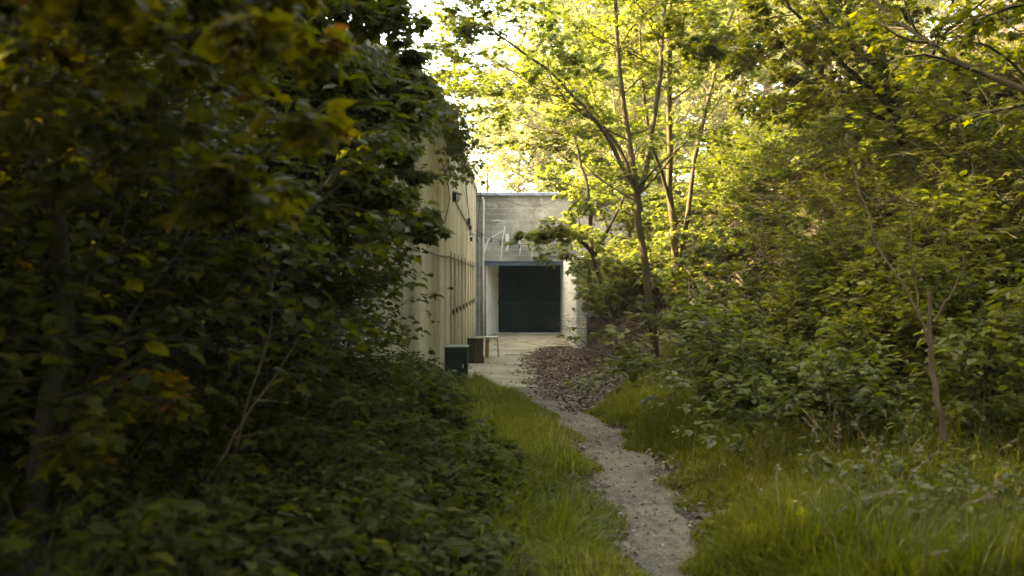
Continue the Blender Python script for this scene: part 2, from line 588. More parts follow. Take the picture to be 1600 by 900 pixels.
niches = [16.6, 17.75, 18.98, 20.3, 21.7, 23.3, 24.6, 25.9]
NW, NT, ND = 0.62, 2.10, 0.24
bm = bmesh.new()


def arch(yc, w, z0, zt, x, n=8):
    r = w / 2
    pts = [(x, yc - r, z0), (x, yc - r, zt - r)]
    pts += [(x, yc - r * math.cos(math.pi * k / n), zt - r + r * math.sin(math.pi * k / n)) for k in range(1, n)]
    pts += [(x, yc + r, zt - r), (x, yc + r, z0)]
    return pts


outer = [bm.verts.new(p) for p in ((WX, 14.5, -0.3), (WX, 28.3, -0.3), (WX, 28.3, 4.1), (WX, 14.5, 4.1))]
edges = [bm.edges.new((outer[i], outer[(i + 1) % 4])) for i in range(4)]
holes = []
for yc in niches:
    vs = [bm.verts.new(p) for p in arch(yc, NW, 0.12, NT, WX)]
    holes.append(vs)
    edges += [bm.edges.new((vs[i], vs[(i + 1) % len(vs)])) for i in range(len(vs))]
bmesh.ops.triangle_fill(bm, use_beauty=True, use_dissolve=False, edges=edges, normal=(1, 0, 0))
for vs in holes:
    back = [bm.verts.new((v.co.x - ND, v.co.y, v.co.z)) for v in vs]
    n = len(vs)
    for i in range(n):
        bm.faces.new((vs[i], vs[(i + 1) % n], back[(i + 1) % n], back[i]))
# curved near end, back and roof
curve = [(WX, 14.5), (-1.04, 13.7), (-1.10, 12.9), (-1.22, 12.0), (-1.42, 11.1), (-1.75, 10.2), (-2.25, 9.4), (-3.0, 8.8), (-4.1, 8.45), (-9, 8.3), (-9, 28.3)]
cb = [bm.verts.new((x, y, -0.3)) for x, y in curve]
ct = [bm.verts.new((x, y, 4.1)) for x, y in curve]
for i in range(len(curve) - 1):
    f = bm.faces.new((cb[i], cb[i + 1], ct[i + 1], ct[i]))
    f.smooth = True
rf_ = [bm.verts.new((x, y, 4.06)) for x, y in [(WX, 28.3)] + curve]
bm.faces.new(rf_)
bmesh.ops.remove_doubles(bm, verts=bm.verts, dist=1e-4)
bmesh.ops.recalc_face_normals(bm, faces=bm.faces)
me = bpy.data.meshes.new('wall')
bm.to_mesh(me)
bm.free()
off_all(link_mesh('wall', me, M['conc_left'], bk))
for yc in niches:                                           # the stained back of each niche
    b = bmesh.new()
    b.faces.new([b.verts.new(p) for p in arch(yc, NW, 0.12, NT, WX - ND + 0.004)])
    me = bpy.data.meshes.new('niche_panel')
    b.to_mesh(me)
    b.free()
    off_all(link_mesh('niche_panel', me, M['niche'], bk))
    m = MB()
    m.box(WX, WX + 0.02, yc + NW / 2 + 0.05, yc + NW / 2 + 0.09, 1.02, 1.10)
    m.box(WX + 0.02, WX + 0.032, yc + NW / 2 + 0.055, yc + NW / 2 + 0.085, 0.99, 1.13)
    off_all(m.build('bracket', M['rust'], bk))
cp = MB()
cpts = [(WX, 28.25)] + curve[:-1]
outp, inp = [], []
for i, (x, y) in enumerate(cpts):
    a = cpts[max(i - 1, 0)]
    c = cpts[min(i + 1, len(cpts) - 1)]
    t = Vector((c[0] - a[0], c[1] - a[1])).normalized()
    nrm = Vector((-t.y, t.x))
    outp.append((x + nrm.x * 0.05, y + nrm.y * 0.05))
    inp.append((x - nrm.x * 0.35, y - nrm.y * 0.35))
for i in range(len(cpts) - 1):
    cp.prism([outp[i], outp[i + 1], inp[i + 1], inp[i]], 4.103, 4.2)
off_all(cp.build('coping', M['conc_left'], bk))

# ------------------------------------------------------------------ the grey building closing the alley
FY, DY = 28.3, 29.8
eb = thing('bunker_building', 'grey stained concrete facade with a recessed dark green double door', 'building', (0.36, FY, 0))


def ofb(o):
    o.location = (-0.36, -FY, 0)
    return o


m = MB()
m.box(-1.02, -0.73, FY, FY + 1.8, -0.3, 2.15)               # left pier
m.box(-1.02, 4.5, FY, FY + 6.5, 2.15, 4.0)                  # the mass above the opening
m.box(1.705, 4.5, FY, FY + 6.5, -0.3, 2.15)
m.box(-0.9, 1.7, DY + 0.15, DY + 0.5, -0.3, 2.15)
ofb(m.build('wall', M['conc_grey'], eb))
m = MB()
m.prism([(-0.729, FY + 0.004), (-0.38, DY + 0.14), (-0.729, DY + 0.14)], -0.2, 2.146)
ofb(m.build('door_reveal', M['conc_pale'], eb))
m = MB().box(-0.80, 1.50, FY - 0.05, FY + 0.12, 2.02, 2.147)
m.box(-0.80, 1.50, FY - 0.09, FY + 0.12, 2.130, 2.149)
ofb(m.build('lintel', M['lintel'], eb, bevel=0.006))
m = MB().box(-1.07, 4.55, FY - 0.10, FY + 0.35, 4.003, 4.09)
ofb(m.build('coping', M['coping'], eb, bevel=0.01))
m = MB().box(-0.73, 1.45, DY - 0.35, DY + 0.1, -0.05, 0.035)
ofb(m.build('threshold', M['conc_pale'], eb, bevel=0.01))
for x0, x1, s in ((-0.40, 0.535, 1), (0.54, 1.449, -1)):
    m = MB().box(x0, x1, DY, DY + 0.06, 0.045, 2.14)
    dl_ = ofb(m.build('door', M['door'], eb, bevel=0.004))
    xa, xb = (x0 + 0.03, x0 + 0.78) if s == 1 else (x1 - 0.02, x1 - 0.63)
    b = MB().box(min(xa, xb), max(xa, xb), DY - 0.02, DY, 0.90, 0.95)
    for k in range(10):
        xx = min(xa, xb) + (k + 0.5) * abs(xb - xa) / 10
        b.lathe([(0.012, 0), (0.012, 0.012), (0.006, 0.018)], (xx, DY - 0.02 - 0.018, 0.925), 8, 'Y')
    b.build('strap', M['door_iron'], dl_)
    pa, pb = ((x0 + 0.05, 0.07), (x0 + 0.72, 0.42)) if s == 1 else ((x1 - 0.05, 0.12), (x1 - 0.62, 0.42))
    d = Vector((pb[0] - pa[0], 0, pb[1] - pa[1]))
    nn = Vector((-d.z, 0, d.x)).normalized() * 0.028
    b = MB()
    q = [(pa[0] + nn.x, pa[1] + nn.z), (pb[0] + nn.x, pb[1] + nn.z), (pb[0] - nn.x, pb[1] - nn.z), (pa[0] - nn.x, pa[1] - nn.z)]
    base = len(b.v)
    b.v += [(x, DY - 0.02, z) for x, z in q] + [(x, DY, z) for x, z in q]
    b.f += [[0, 1, 2, 3], [7, 6, 5, 4], [0, 4, 5, 1], [1, 5, 6, 2], [2, 6, 7, 3], [3, 7, 4, 0]]
    for k in range(9):
        t = (k + 0.5) / 9
        b.lathe([(0.011, 0), (0.011, 0.012), (0.005, 0.018)], (pa[0] + d.x * t, DY - 0.038, pa[1] + d.z * t), 8, 'Y')
    b.build('brace', M['door_iron'], dl_)
    xc = x0 + 0.43 if s == 1 else x1 - 0.43
    b = MB()
    b.tube([(xc + 0.05 * math.cos(a), DY - 0.02, 1.49 + 0.05 * math.sin(a)) for a in np.linspace(0, 2 * math.pi, 17)], 0.011, 6)
    b.build('ring_handle', M['door_iron'], dl_)
    for hz in (0.93, 1.75) if s == 1 else ():
        b = MB().tube([(x0 - 0.01, DY - 0.03, hz - 0.05), (x0 - 0.01, DY - 0.03, hz + 0.07)], 0.03, 8)
        b.build('hinge', M['door_iron'], dl_)
# lime running from the cracks


def ribbon(pts, w):
    m = MB()
    for i in range(len(pts) - 1):
        (x0, z0), (x1, z1) = pts[i], pts[i + 1]
        d = Vector((x1 - x0, z1 - z0)).normalized()
        nx_, nz_ = -d.y * w[i] / 2, d.x * w[i] / 2
        mx_, mz_ = -d.y * w[i + 1] / 2, d.x * w[i + 1] / 2
        b0 = len(m.v)
        m.v += [(x0 - nx_, FY - 0.004, z0 - nz_), (x1 - mx_, FY - 0.004, z1 - mz_), (x1 + mx_, FY - 0.004, z1 + mz_), (x0 + nx_, FY - 0.004, z0 + nz_),
                (x0 - nx_, FY + 0.002, z0 - nz_), (x1 - mx_, FY + 0.002, z1 - mz_), (x1 + mx_, FY + 0.002, z1 + mz_), (x0 + nx_, FY + 0.002, z0 + nz_)]
        m.f += [[b0 + q for q in ff] for ff in ((0, 1, 2, 3), (7, 6, 5, 4), (0, 4, 5, 1), (1, 5, 6, 2), (2, 6, 7, 3), (3, 7, 4, 0))]
        pass
    ofb(m.build('lime_stain', M['lime'], eb))


def fxz(px, py): return ((px - 800) / FPX * FY, 1.6 + (438 - py) / FPX * FY)
ribbon([fxz(*p) for p in ((789, 352), (788, 360), (786, 369), (785, 378), (784, 388), (783, 405))], [0.02, 0.035, 0.03, 0.03, 0.025, 0.02])
ribbon([fxz(*p) for p in ((786, 361), (778, 365), (771, 369), (764, 374), (759, 381))], [0.02, 0.02, 0.03, 0.04, 0.03])
ribbon([fxz(*p) for p in ((768, 345), (778, 344), (789, 346))], [0.015, 0.03, 0.015])
ribbon([fxz(*p) for p in ((792, 365), (793, 374), (793, 386), (791, 393))], [0.09, 0.11, 0.08, 0.02])
ribbon([fxz(*p) for p in ((762, 378), (758, 386), (756, 396))], [0.05, 0.10, 0.04])
ribbon([fxz(*p) for p in ((812, 378), (813, 388), (812, 400))], [0.02, 0.03, 0.01])

# low retaining wall on the right of the alley
rw = thing('retaining_wall', 'pale low concrete side wall right of the green door, leaves spilling over it', 'wall', (1.57, 26, 0))
m = MB()
m.v = [(1.45, 22.6, -0.3), (1.70, 22.6, -0.3), (1.70, 30.2, -0.3), (1.45, 30.2, -0.3),
       (1.45, 22.6, 2.15), (1.70, 22.6, 2.15), (1.70, 30.2, 2.147), (1.45, 30.2, 2.147)]
m.f = [[0, 3, 2, 1], [4, 5, 6, 7], [0, 1, 5, 4], [1, 2, 6, 5], [2, 3, 7, 6], [3, 0, 4, 7]]
o = m.build('wall', M['conc_pale'], rw, bevel=0.03)
o.location = (-1.57, -26, 0)

# pipes on the facade
dp = thing('downpipe', 'pale rusty downpipe on the grey facade, left of the green door', 'pipe', (-0.815, FY - 0.05, 0))
m = MB().tube([(0, -0.02, 0.03), (0, -0.02, 2.0), (0.01, -0.02, 3.86), (-0.02, -0.01, 3.96)], 0.028, 10)
m.build('pipe', M['pipe'], dp, smooth=True)
for z in (0.6, 2.3, 3.5):
    MB().lathe([(0.036, z), (0.036, z + 0.03)], (0.0, -0.02, 0), 10).build('clamp', M['conduit'], dp)
cd = thing('conduit', 'thin grey conduit in the corner beside the pale downpipe', 'pipe', (-0.93, FY - 0.03, 0))
MB().tube([(0, 0, 0.05), (0.005, 0, 1.5), (0, 0, 2.75)], 0.014, 8).build('pipe', M['conduit'], cd)
MB().box(-0.035, 0.035, -0.04, 0.025, 2.70, 2.82).build('junction_box', M['greyplastic'], cd, bevel=0.005)

# flood light and its cable on the long wall
fl = thing('wall_lamp', 'small black and grey bulkhead lamp high on the left concrete wall', 'lamp', (WX, 17.1, 3.03))
MB().box(0, 0.02, -0.07, 0.07, -0.09, 0.09).build('back_plate', M['black'], fl, bevel=0.004)
MB().lathe([(0.06, 0.02), (0.095, 0.04), (0.095, 0.06), (0.03, 0.075)], (0, 0, 0.0), 16, 'X').build('housing', M['black'], fl)
m = MB()
m.v = [(0.02, -0.09, 0.10), (0.17, -0.10, 0.045), (0.17, 0.10, 0.045), (0.02, 0.09, 0.10), (0.02, -0.09, 0.085), (0.17, -0.10, 0.03), (0.17, 0.10, 0.03), (0.02, 0.09, 0.085)]
m.f = [[0, 1, 2, 3], [7, 6, 5, 4], [0, 4, 5, 1], [1, 5, 6, 2], [2, 6, 7, 3], [3, 7, 4, 0]]
m.build('hood', M['greyplastic'], fl)
MB().lathe([(0.085, 0.06), (0.08, 0.10), (0.055, 0.135), (0.015, 0.15)], (0, 0, -0.01), 16, 'X').build('lamp_glass', M['glass'], fl, smooth=True)


def wallpt(px, py, out=0.02):
    Y = (WX + out) * FPX / (px - 800)
    return (WX + out, Y, 1.6 + (438 - py) / FPX * Y)


def sag(a, b, s, n=9):
    return [tuple(a[i] + (b[i] - a[i]) * t - (s * 4 * t * (1 - t) if i == 2 else 0) for i in range(3)) for t in np.linspace(0, 1, n)]


m = MB()
m.tube(sag(wallpt(712, 314), wallpt(729, 346), 0.02), 0.012, 6)
m.tube(sag(wallpt(729, 347), wallpt(741, 367), 0.05), 0.010, 6)
m.tube(sag(wallpt(660, 389), wallpt(702, 400), 0.03), 0.012, 6)
m.tube(sag(wallpt(702, 400), wallpt(742, 416), 0.02), 0.010, 6)
tag(m.build('lamp_cable', M['black']), 'black cables stapled along the left concrete wall below the lamp', 'cable')
jb = thing('socket_cluster', 'dark clump of sockets and plugs on the left wall below the lamp', 'socket', wallpt(731, 347))
MB().box(-0.01, 0.06, -0.12, 0.12, -0.07, 0.08).build('socket_box', M['black'], jb, bevel=0.01)
for k in range(3):
    MB().lathe([(0.03, -0.06), (0.035, 0.02), (0.02, 0.04)], (0.06, -0.05 + k * 0.25, -0.12 - 0.12 * k), 8).build('plug', M['greyplastic' if k == 1 else 'black'], jb)

# festoon lights
A = (WX + 0.03, 26.9, 2.95)
B = (1.9, 27.6, 3.05)
fs = thing('festoon_lights', 'sagging string of unlit bulbs hung across the alley before the facade', 'lights', A)
cat = [tuple(np.array(p) - np.array(A)) for p in sag(A, B, 0.42, 24)]
MB().tube(cat, 0.007, 5).build('cable', M['black'], fs)
for t in np.linspace(0.06, 0.94, 11):
    p = [A[i] + (B[i] - A[i]) * t - (0.42 * 4 * t * (1 - t) if i == 2 else 0) - A[i] for i in range(3)]
    MB().lathe([(0.008, 0.0), (0.024, -0.01), (0.026, -0.055), (0.020, -0.065)], p, 8).build('socket', M['black'], fs)
    MB().lathe([(0.018, -0.065), (0.028, -0.09), (0.025, -0.11), (0.008, -0.125)], p, 10).build('bulb', M['bulb'], fs, smooth=True)
m = MB().tube(sag((WX + 0.03, 22.0, 4.0), (1.45, 27.0, 3.9), 0.5, 14), 0.008, 5)
m.tube(sag((-1.0, 28.2, 2.7), (-0.86, 28.1, 4.4), -0.05, 8), 0.01, 5)
tag(m.build('overhead_wire', M['black']), 'thin black wire crossing above the alley in front of the facade', 'wire')

# green cabinet, log, stool, slats
gb = thing('green_box', 'dark green metal box with a pale lid standing against the left wall', 'box', (-0.845, 15.3, float(H(-0.845, 15.3))))
MB().box(-0.165, 0.165, -0.2, 0.2, 0.0, 0.565).build('cabinet', M['box'], gb, bevel=0.008)
MB().box(-0.18, 0.18, -0.215, 0.215, 0.566, 0.59).build('lid', M['lid'], gb, bevel=0.006)
MB().box(-0.145, 0.145, -0.208, -0.2, 0.03, 0.54).build('door', M['box'], gb, bevel=0.004)
MB().box(0.09, 0.11, -0.222, -0.208, 0.26, 0.32).build('latch', M['greyplastic'], gb)

lg = thing('log_section', 'upright cut log with rough dark bark between green box and stool', 'log', (-0.715, 19.2, float(H(-0.72, 19.2))))
prof = []
b = MB()
nseg, nz_ = 36, 12
for i in range(nz_ + 1):
    z = 0.49 * i / nz_
    for k in range(nseg):
        a = 2 * math.pi * k / nseg
        r = 0.148 + 0.010 * math.sin(3 * a + 1) + 0.006 * math.sin(11 * a + 3 * z * 6) + 0.006 * random.random() + 0.02 * (1 - i / nz_) ** 3
        b.v.append((r * math.cos(a), r * math.sin(a), z))
for i in range(nz_):
    for k in range(nseg):
        k2 = (k + 1) % nseg
        b.f.append([i * nseg + k, i * nseg + k2, (i + 1) * nseg + k2, (i + 1) * nseg + k])
b.build('bark', M['logbark'], lg)
b = MB().lathe([(0.142, 0.484), (0.140, 0.492)], n=36)
b.build('end_grain', M['logend'], lg)

sl = thing('stool', 'round wooden three-legged stool with pale seat and brown bent legs', 'stool', (-0.435, 20.3, float(H(-0.43, 20.3)) + 0.018), R(20))
MB().lathe([(0.160, 0.395), (0.168, 0.40), (0.168, 0.425), (0.160, 0.43)], n=32).build('seat', M['wood_top'], sl)
for a in (R(-10), R(110), R(230)):
    c, s = math.cos(a), math.sin(a)
    b = MB()
    prf = [(0.05, 0.383), (0.10, 0.382), (0.125, 0.372), (0.138, 0.35), (0.142, 0.3), (0.158, 0.0)]
    w = 0.02
    for (r, z) in prf:
        for dr_, dw in ((-0.009, -w), (0.009, -w), (0.009, w), (-0.009, w)):
            rr, zz = (r, z + dr_) if z > 0.375 else (r + dr_, z)
            b.v.append((rr * c - dw * s, rr * s + dw * c, zz))
    for i in range(len(prf) - 1):
        for k in range(4):
            k2 = (k + 1) % 4
            b.f.append([i * 4 + k, i * 4 + k2, i * 4 + 4 + k2, i * 4 + 4 + k])
    b.f.append([0, 1, 2, 3])
    nb = (len(prf) - 1) * 4
    b.f.append([nb, nb + 1, nb + 2, nb + 3])
    b.build('leg', M['wood_leg'], sl)

for (x0, x1, y, r, lb) in ((-0.15, 0.32, 21.0, 2, 'pale wooden slat lying on the gravel right of the stool'),):
    o = MB().box(x0 - (x0 + x1) / 2, x1 - (x0 + x1) / 2, -0.03, 0.03, 0, 0.02).build('wooden_slat', M['slat'], bevel=0.003)
    o.location = ((x0 + x1) / 2, y, float(H(0, y)) + 0.02)
    o.rotation_euler = (0, 0, R(r))
    tag(o, lb, 'slat')

# ------------------------------------------------------------------ vegetation machinery (numpy, vectorised)
def tpl(v, f):
    return np.array(v, float), np.array(f, int)


def _maple():
    ring = [(0, 0), (.16, -.04), (.46, .02), (.30, .24), (.66, .56), (.34, .56), (.24, .62), (0, 1.0), (-.24, .62), (-.34, .56), (-.66, .56), (-.30, .24), (-.46, .02), (-.16, -.04)]
    v = [(0, .30)] + ring
    v3 = [(x, y, 0.10 - 0.35 * x * x - 0.28 * max(0, y - 0.3) ** 2 - 0.05 * (i % 2)) for i, (x, y) in enumerate(v)]
    n = len(ring)
    return tpl(v3, [(0, 1 + i, 1 + (i + 1) % n) for i in range(n)])


def _maple_lo():
    ring = [(0, 0), (.44, .05), (.26, .27), (.62, .58), (.2, .58), (0, 1.0), (-.2, .58), (-.62, .58), (-.26, .27), (-.44, .05)]
    v3 = [(x, y, -0.3 * x * x - 0.2 * max(0, y - 0.3) ** 2) for x, y in ring]
    # triangles without a centre vertex
    return tpl(v3, [(0, 1, 2), (0, 2, 8), (0, 8, 9), (2, 3, 4), (2, 4, 6), (2, 6, 8), (4, 5, 6), (6, 7, 8)])


MAPLE, MAPLE_LO = _maple(), _maple_lo()
OVATE = tpl([(0, 0, 0), (.27, .22, .05), (.34, .5, .06), (.18, .8, .0), (0, 1.0, -.12), (-.18, .8, .0), (-.34, .5, .06), (-.27, .22, .05), (0, .5, -0.02)],
            [(8, 0, 1), (8, 1, 2), (8, 2, 3), (8, 3, 4), (8, 4, 5), (8, 5, 6), (8, 6, 7), (8, 7, 0)])
RHOMB = tpl([(0, 0, 0), (.36, .45, .06), (0, 1.0, -.08), (-.36, .45, .06)], [(0, 1, 2), (0, 2, 3)])


def unit(a):
    return a / np.maximum(np.linalg.norm(a, axis=-1, keepdims=True), 1e-9)


def leaves(P, D, N, S, template, name, mat, parent=None, rnd=None, g=None):
    g = g or rng
    tv, tf = template
    D = unit(D)
    X = unit(np.cross(D, N))
    N = np.cross(X, D)
    n, k = len(P), len(tv)
    bend = g.uniform(0.3, 2.2, n)[:, None, None]
    wx = g.uniform(0.8, 1.1, n)[:, None, None]
    V = (P[:, None, :] + S[:, None, None] * (wx * tv[None, :, 0:1] * X[:, None, :] + tv[None, :, 1:2] * D[:, None, :] + bend * tv[None, :, 2:3] * N[:, None, :]))
    F = (np.arange(n) * k)[:, None, None] + tf[None]
    if rnd is None:
        rnd = g.beta(2.2, 2.2, n)
    return np_mesh(name, V.reshape(-1, 3), F.reshape(-1, tf.shape[1]), mat, parent, rnd=np.repeat(rnd, k))


def tubes(chains, name, mat, parent=None):
    """chains: list of (C (M,K,3), Rad (M,K), sides)"""
    VV, FF, base = [], [], 0
    for C, Rr, n in chains:
        Mn, K, _ = C.shape
        if Mn == 0:
            continue
        T = np.empty_like(C)
        T[:, 1:-1] = C[:, 2:] - C[:, :-2]
        T[:, 0] = C[:, 1] - C[:, 0]
        T[:, -1] = C[:, -1] - C[:, -2]
        T = unit(T)
        mt = unit(T.mean(1))
        ref = np.where(np.abs(mt[:, 2:3]) < 0.8, np.array([[0, 0, 1.0]]), np.array([[1.0, 0, 0]]))
        ref = np.repeat(ref[:, None, :], K, 1)
        U = unit(np.cross(T, ref))
        W = np.cross(T, U)
        a = 2 * np.pi * np.arange(n) / n
        V = C[:, :, None, :] + Rr[:, :, None, None] * (np.cos(a)[None, None, :, None] * U[:, :, None, :] + np.sin(a)[None, None, :, None] * W[:, :, None, :])
        idx = np.arange(Mn * K * n).reshape(Mn, K, n)
        nxt = np.roll(idx, -1, axis=2)
        F = np.stack([idx[:, :-1], nxt[:, :-1], nxt[:, 1:], idx[:, 1:]], -1).reshape(-1, 4)
        VV.append(V.reshape(-1, 3))
        FF.append(F + base)
        base += Mn * K * n
    return np_mesh(name, np.concatenate(VV), np.concatenate(FF), mat, parent, smooth=True)


def chain(P0, D0, L, K, g, wander=0.18, up=0.0, out=None):
    n = len(P0)
    C = np.empty((n, K, 3))
    C[:, 0] = P0
    d = unit(D0)
    upv = np.array([0, 0, 1.0])
    for k in range(1, K):
        d = unit(d + g.normal(0, wander, (n, 3)) + upv * (up if np.isscalar(up) else up[:, None]))
        C[:, k] = C[:, k - 1] + d * (L / (K - 1))[:, None]
    return C


def interp_chain(C, idx, t):
    K = C.shape[1]
    f = t * (K - 1)
    i = np.minimum(f.astype(int), K - 2)
    w = (f - i)[:, None]
    a, b = C[idx, i], C[idx, i + 1]
    return a * (1 - w) + b * w, unit(b - a)


def spawn(C, Rr, L, nper, t0, ratio, K, g, angle=0.9, up=0.03, flat=0.5, wander=0.15, taper=0.6, rr=0.55, t1=1.0):
    """children of every chain; flat pushes them towards the horizontal"""
    Mn = len(C)
    idx = np.repeat(np.arange(Mn), nper)
    t = g.uniform(t0, t1, len(idx))
    P, T = interp_chain(C, idx, t)
    rv = g.normal(0, 1, (len(idx), 3))
    rv = unit(rv - (rv * T).sum(1, keepdims=True) * T)
    ang = angle * g.uniform(0.75, 1.25, len(idx))
    D = T * np.cos(ang)[:, None] + rv * np.sin(ang)[:, None]
    D[:, 2] *= (1 - flat)
    Ln = L[idx] * ratio * (1.0 - taper * t) * g.uniform(0.65, 1.25, len(idx))
    Cc = chain(P, D, Ln, K, g, wander, up)
    kk = t * (Rr.shape[1] - 1)
    r0 = Rr[idx, np.minimum(kk.astype(int), Rr.shape[1] - 1)] * rr
    r0 = np.maximum(r0, 0.0016)
    R2 = r0[:, None] * np.linspace(1, 0.35, K)[None, :]
    return Cc, R2, Ln


def leaf_sites(C, nper, g, t0=0.15, pet=0.05, droop=0.25, tilt=0.35, plane=0.85):
    Mn = len(C)
    idx = np.repeat(np.arange(Mn), nper)
    t = g.uniform(t0, 1.0, len(idx))
    P, T = interp_chain(C, idx, t)
    side = np.where(np.arange(len(idx)) % 2 == 0, 1.0, -1.0)[:, None]
    perp = unit(np.cross(T, np.array([0, 0, 1.0])) + 1e-6)
    D = T * g.uniform(0.2, 1.0, (len(idx), 1)) + perp * side * g.uniform(0.4, 1.2, (len(idx), 1)) + g.normal(0, 0.25, (len(idx), 3))
    D[:, 2] = D[:, 2] * 0.5 - droop * g.uniform(0.2, 1.8, len(idx))
    D = unit(D)
    N = unit(np.array([0, 0, 1.0]) * plane + g.normal(0, tilt, (len(idx), 3)))
    return P + D * pet, D, N


def polychain(pts, K):
    pts = np.array(pts, float)
    s = np.concatenate([[0], np.cumsum(np.linalg.norm(np.diff(pts, axis=0), axis=1))])
    t = np.linspace(0, s[-1], K)
    C = np.stack([np.interp(t, s, pts[:, i]) for i in range(3)], -1)
    C[1:-1] = 0.5 * C[1:-1] + 0.25 * (C[2:] + C[:-2])
    return C, s[-1]


def make_tree(name, label, cat, stems, seed, leafmat, barkmat, template=MAPLE_LO, n1=16, n2=6, n3=4, nl=9, size=0.09,
              r1=0.45, r2=0.5, r3=0.5, t0=0.35, ang=1.0, up=0.05, flat=0.4, group=None, abs_l1=None, wob=0.03, tilt=0.35, cull=None, cap_top=1.0):
    """stems: list of (points, r_base, r_tip) in world coordinates; first point of the first stem is the base"""
    g = np.random.default_rng(seed)
    base = np.array(stems[0][0][0], float)
    root = thing(name, label, cat, tuple(base), 0, group)
    ch = []
    l1C, l1R, l1L = [], [], []
    for pts, rb, rt in stems:
        C, Lt = polychain(np.array(pts, float) - base, 14)
        C[1:] += g.normal(0, wob, (13, 3)) * 0.4
        Rr = np.linspace(rb, rt, 14)
        ch.append((C[None], Rr[None], 9))
        a, b, c = spawn(C[None], Rr[None], np.array([abs_l1 / r1 if abs_l1 else Lt]), n1, t0, r1, 8, g, ang, up, flat, 0.10, 0.55, 0.36)
        l1C.append(a); l1R.append(b); l1L.append(c)
        # the leader ends in twigs too
    C1, R1, L1 = np.concatenate(l1C), np.concatenate(l1R), np.concatenate(l1L)
    C2, R2, L2 = spawn(C1, R1, L1, n2, 0.2, r2, 6, g, 0.8, 0.02, flat, 0.14, 0.5)
    C3, R3, L3 = spawn(C2, R2, L2, n3, 0.2, r3, 4, g, 0.7, -0.01, flat, 0.16, 0.4)
    ch += [(C1, R1, 6), (C2, R2, 4), (C3, R3, 3)]
    P, D, N = leaf_sites(C3, nl, g, tilt=tilt)
    Pb, Db, Nb = leaf_sites(C2, nl, g, 0.4, tilt=tilt)
    P, D, N = np.concatenate([P, Pb]), np.concatenate([D, Db]), np.concatenate([N, Nb])
    if cull is not None:
        k = cull(P + base)
        P, D, N = P[k], D[k], N[k]
    S = size * g.uniform(0.6, 1.25, len(P))
    # leaves of one spray resemble each other: the tint drifts through the crown
    tint = 0.5 + 0.22 * np.sin(P[:, 0] * 2.1 + seed) * np.cos(P[:, 2] * 1.7) + 0.16 * np.sin(P[:, 1] * 2.9 + P[:, 0])
    rnd = np.clip(tint + g.normal(0, 0.2, len(P)), 0, 1)
    tubes(ch, 'trunk', barkmat, root)
    leaves(P, D, N, S, template, 'crown', leafmat, root, rnd, g)
    return root


def make_shrub(name, label, cat, seed, leafmat, stemmat, n=9, h=1.5, spread=0.8, n2=8, n3=3, nl=7, size=0.09, template=OVATE, loc=(0, 0, 0), group=None, tilt=0.3, droop=0.2, lean=(0, 0), thick=0.010):
    g = np.random.default_rng(seed)
    root = thing(name, label, cat, loc, 0, group)
    a = g.uniform(0, 2 * np.pi, n)
    P0 = np.stack([0.12 * np.cos(a), 0.12 * np.sin(a), np.full(n, -0.15)], -1) * g.uniform(0.2, 1.3, (n, 1))
    D0 = np.stack([spread * np.cos(a) + lean[0], spread * np.sin(a) + lean[1], np.ones(n)], -1)
    L = h * g.uniform(0.7, 1.25, n)
    C = chain(P0, D0, L, 9, g, 0.10, -0.03)
    Rr = thick * np.linspace(1, 0.3, 9)[None, :] * np.ones((n, 1))
    C2, R2, L2 = spawn(C, Rr, L, n2, 0.15, 0.42, 5, g, 0.9, 0.02, 0.3, 0.15, 0.5)
    C3, R3, L3 = spawn(C2, R2, L2, n3, 0.2, 0.5, 4, g, 0.7, 0.0, 0.5, 0.15, 0.4)
    P, D, N = leaf_sites(C3, nl, g, tilt=tilt, droop=droop)
    Pb, Db, Nb = leaf_sites(C2, nl, g, 0.2, tilt=tilt, droop=droop)
    P, D, N = np.concatenate([P, Pb]), np.concatenate([D, Db]), np.concatenate([N, Nb])
    tubes([(C, Rr, 5), (C2, R2, 3), (C3, R3, 3)], 'stem', stemmat, root)
    leaves(P, D, N, size * g.uniform(0.55, 1.25, len(P)), template, 'foliage', leafmat, root, None, g)
    return root


def field(name, pts, h, g, leafmat, stemmat, size=0.07, n2=4, nl=6, template=OVATE, spread=0.35, label=None, cat='undergrowth', tilt=0.3):
    """many small leafy plants read as one mass: one object, stems as its child"""
    n = len(pts)
    D0 = np.concatenate([g.normal(0, spread, (n, 2)), np.ones((n, 1))], 1)
    L = h * g.uniform(0.5, 1.3, n)
    C = chain(pts, D0, L, 6, g, 0.10, -0.02)
    Rr = 0.004 * np.linspace(1, 0.4, 6)[None, :] * np.ones((n, 1))
    C2, R2, L2 = spawn(C, Rr, L, n2, 0.3, 0.4, 3, g, 0.9, 0.0, 0.5, 0.15, 0.3)
    P, D, N = leaf_sites(C2, nl, g, 0.2, tilt=tilt)
    Pb, Db, Nb = leaf_sites(C, nl, g, 0.35, tilt=tilt)
    P, D, N = np.concatenate([P, Pb]), np.concatenate([D, Db]), np.concatenate([N, Nb])
    o = leaves(P, D, N, size * g.uniform(0.5, 1.3, len(P)), template, name, leafmat, None, None, g)
    tag(o, label, cat, None, 'stuff')
    tubes([(C, Rr, 3), (C2, R2, 3)], 'stem', stemmat, o)
    return o


def tree_from_pixels(pts, Y, dY=None):
    return [at(px, py, Y + (dY[i] if dY else 0)) for i, (px, py) in enumerate(pts)]


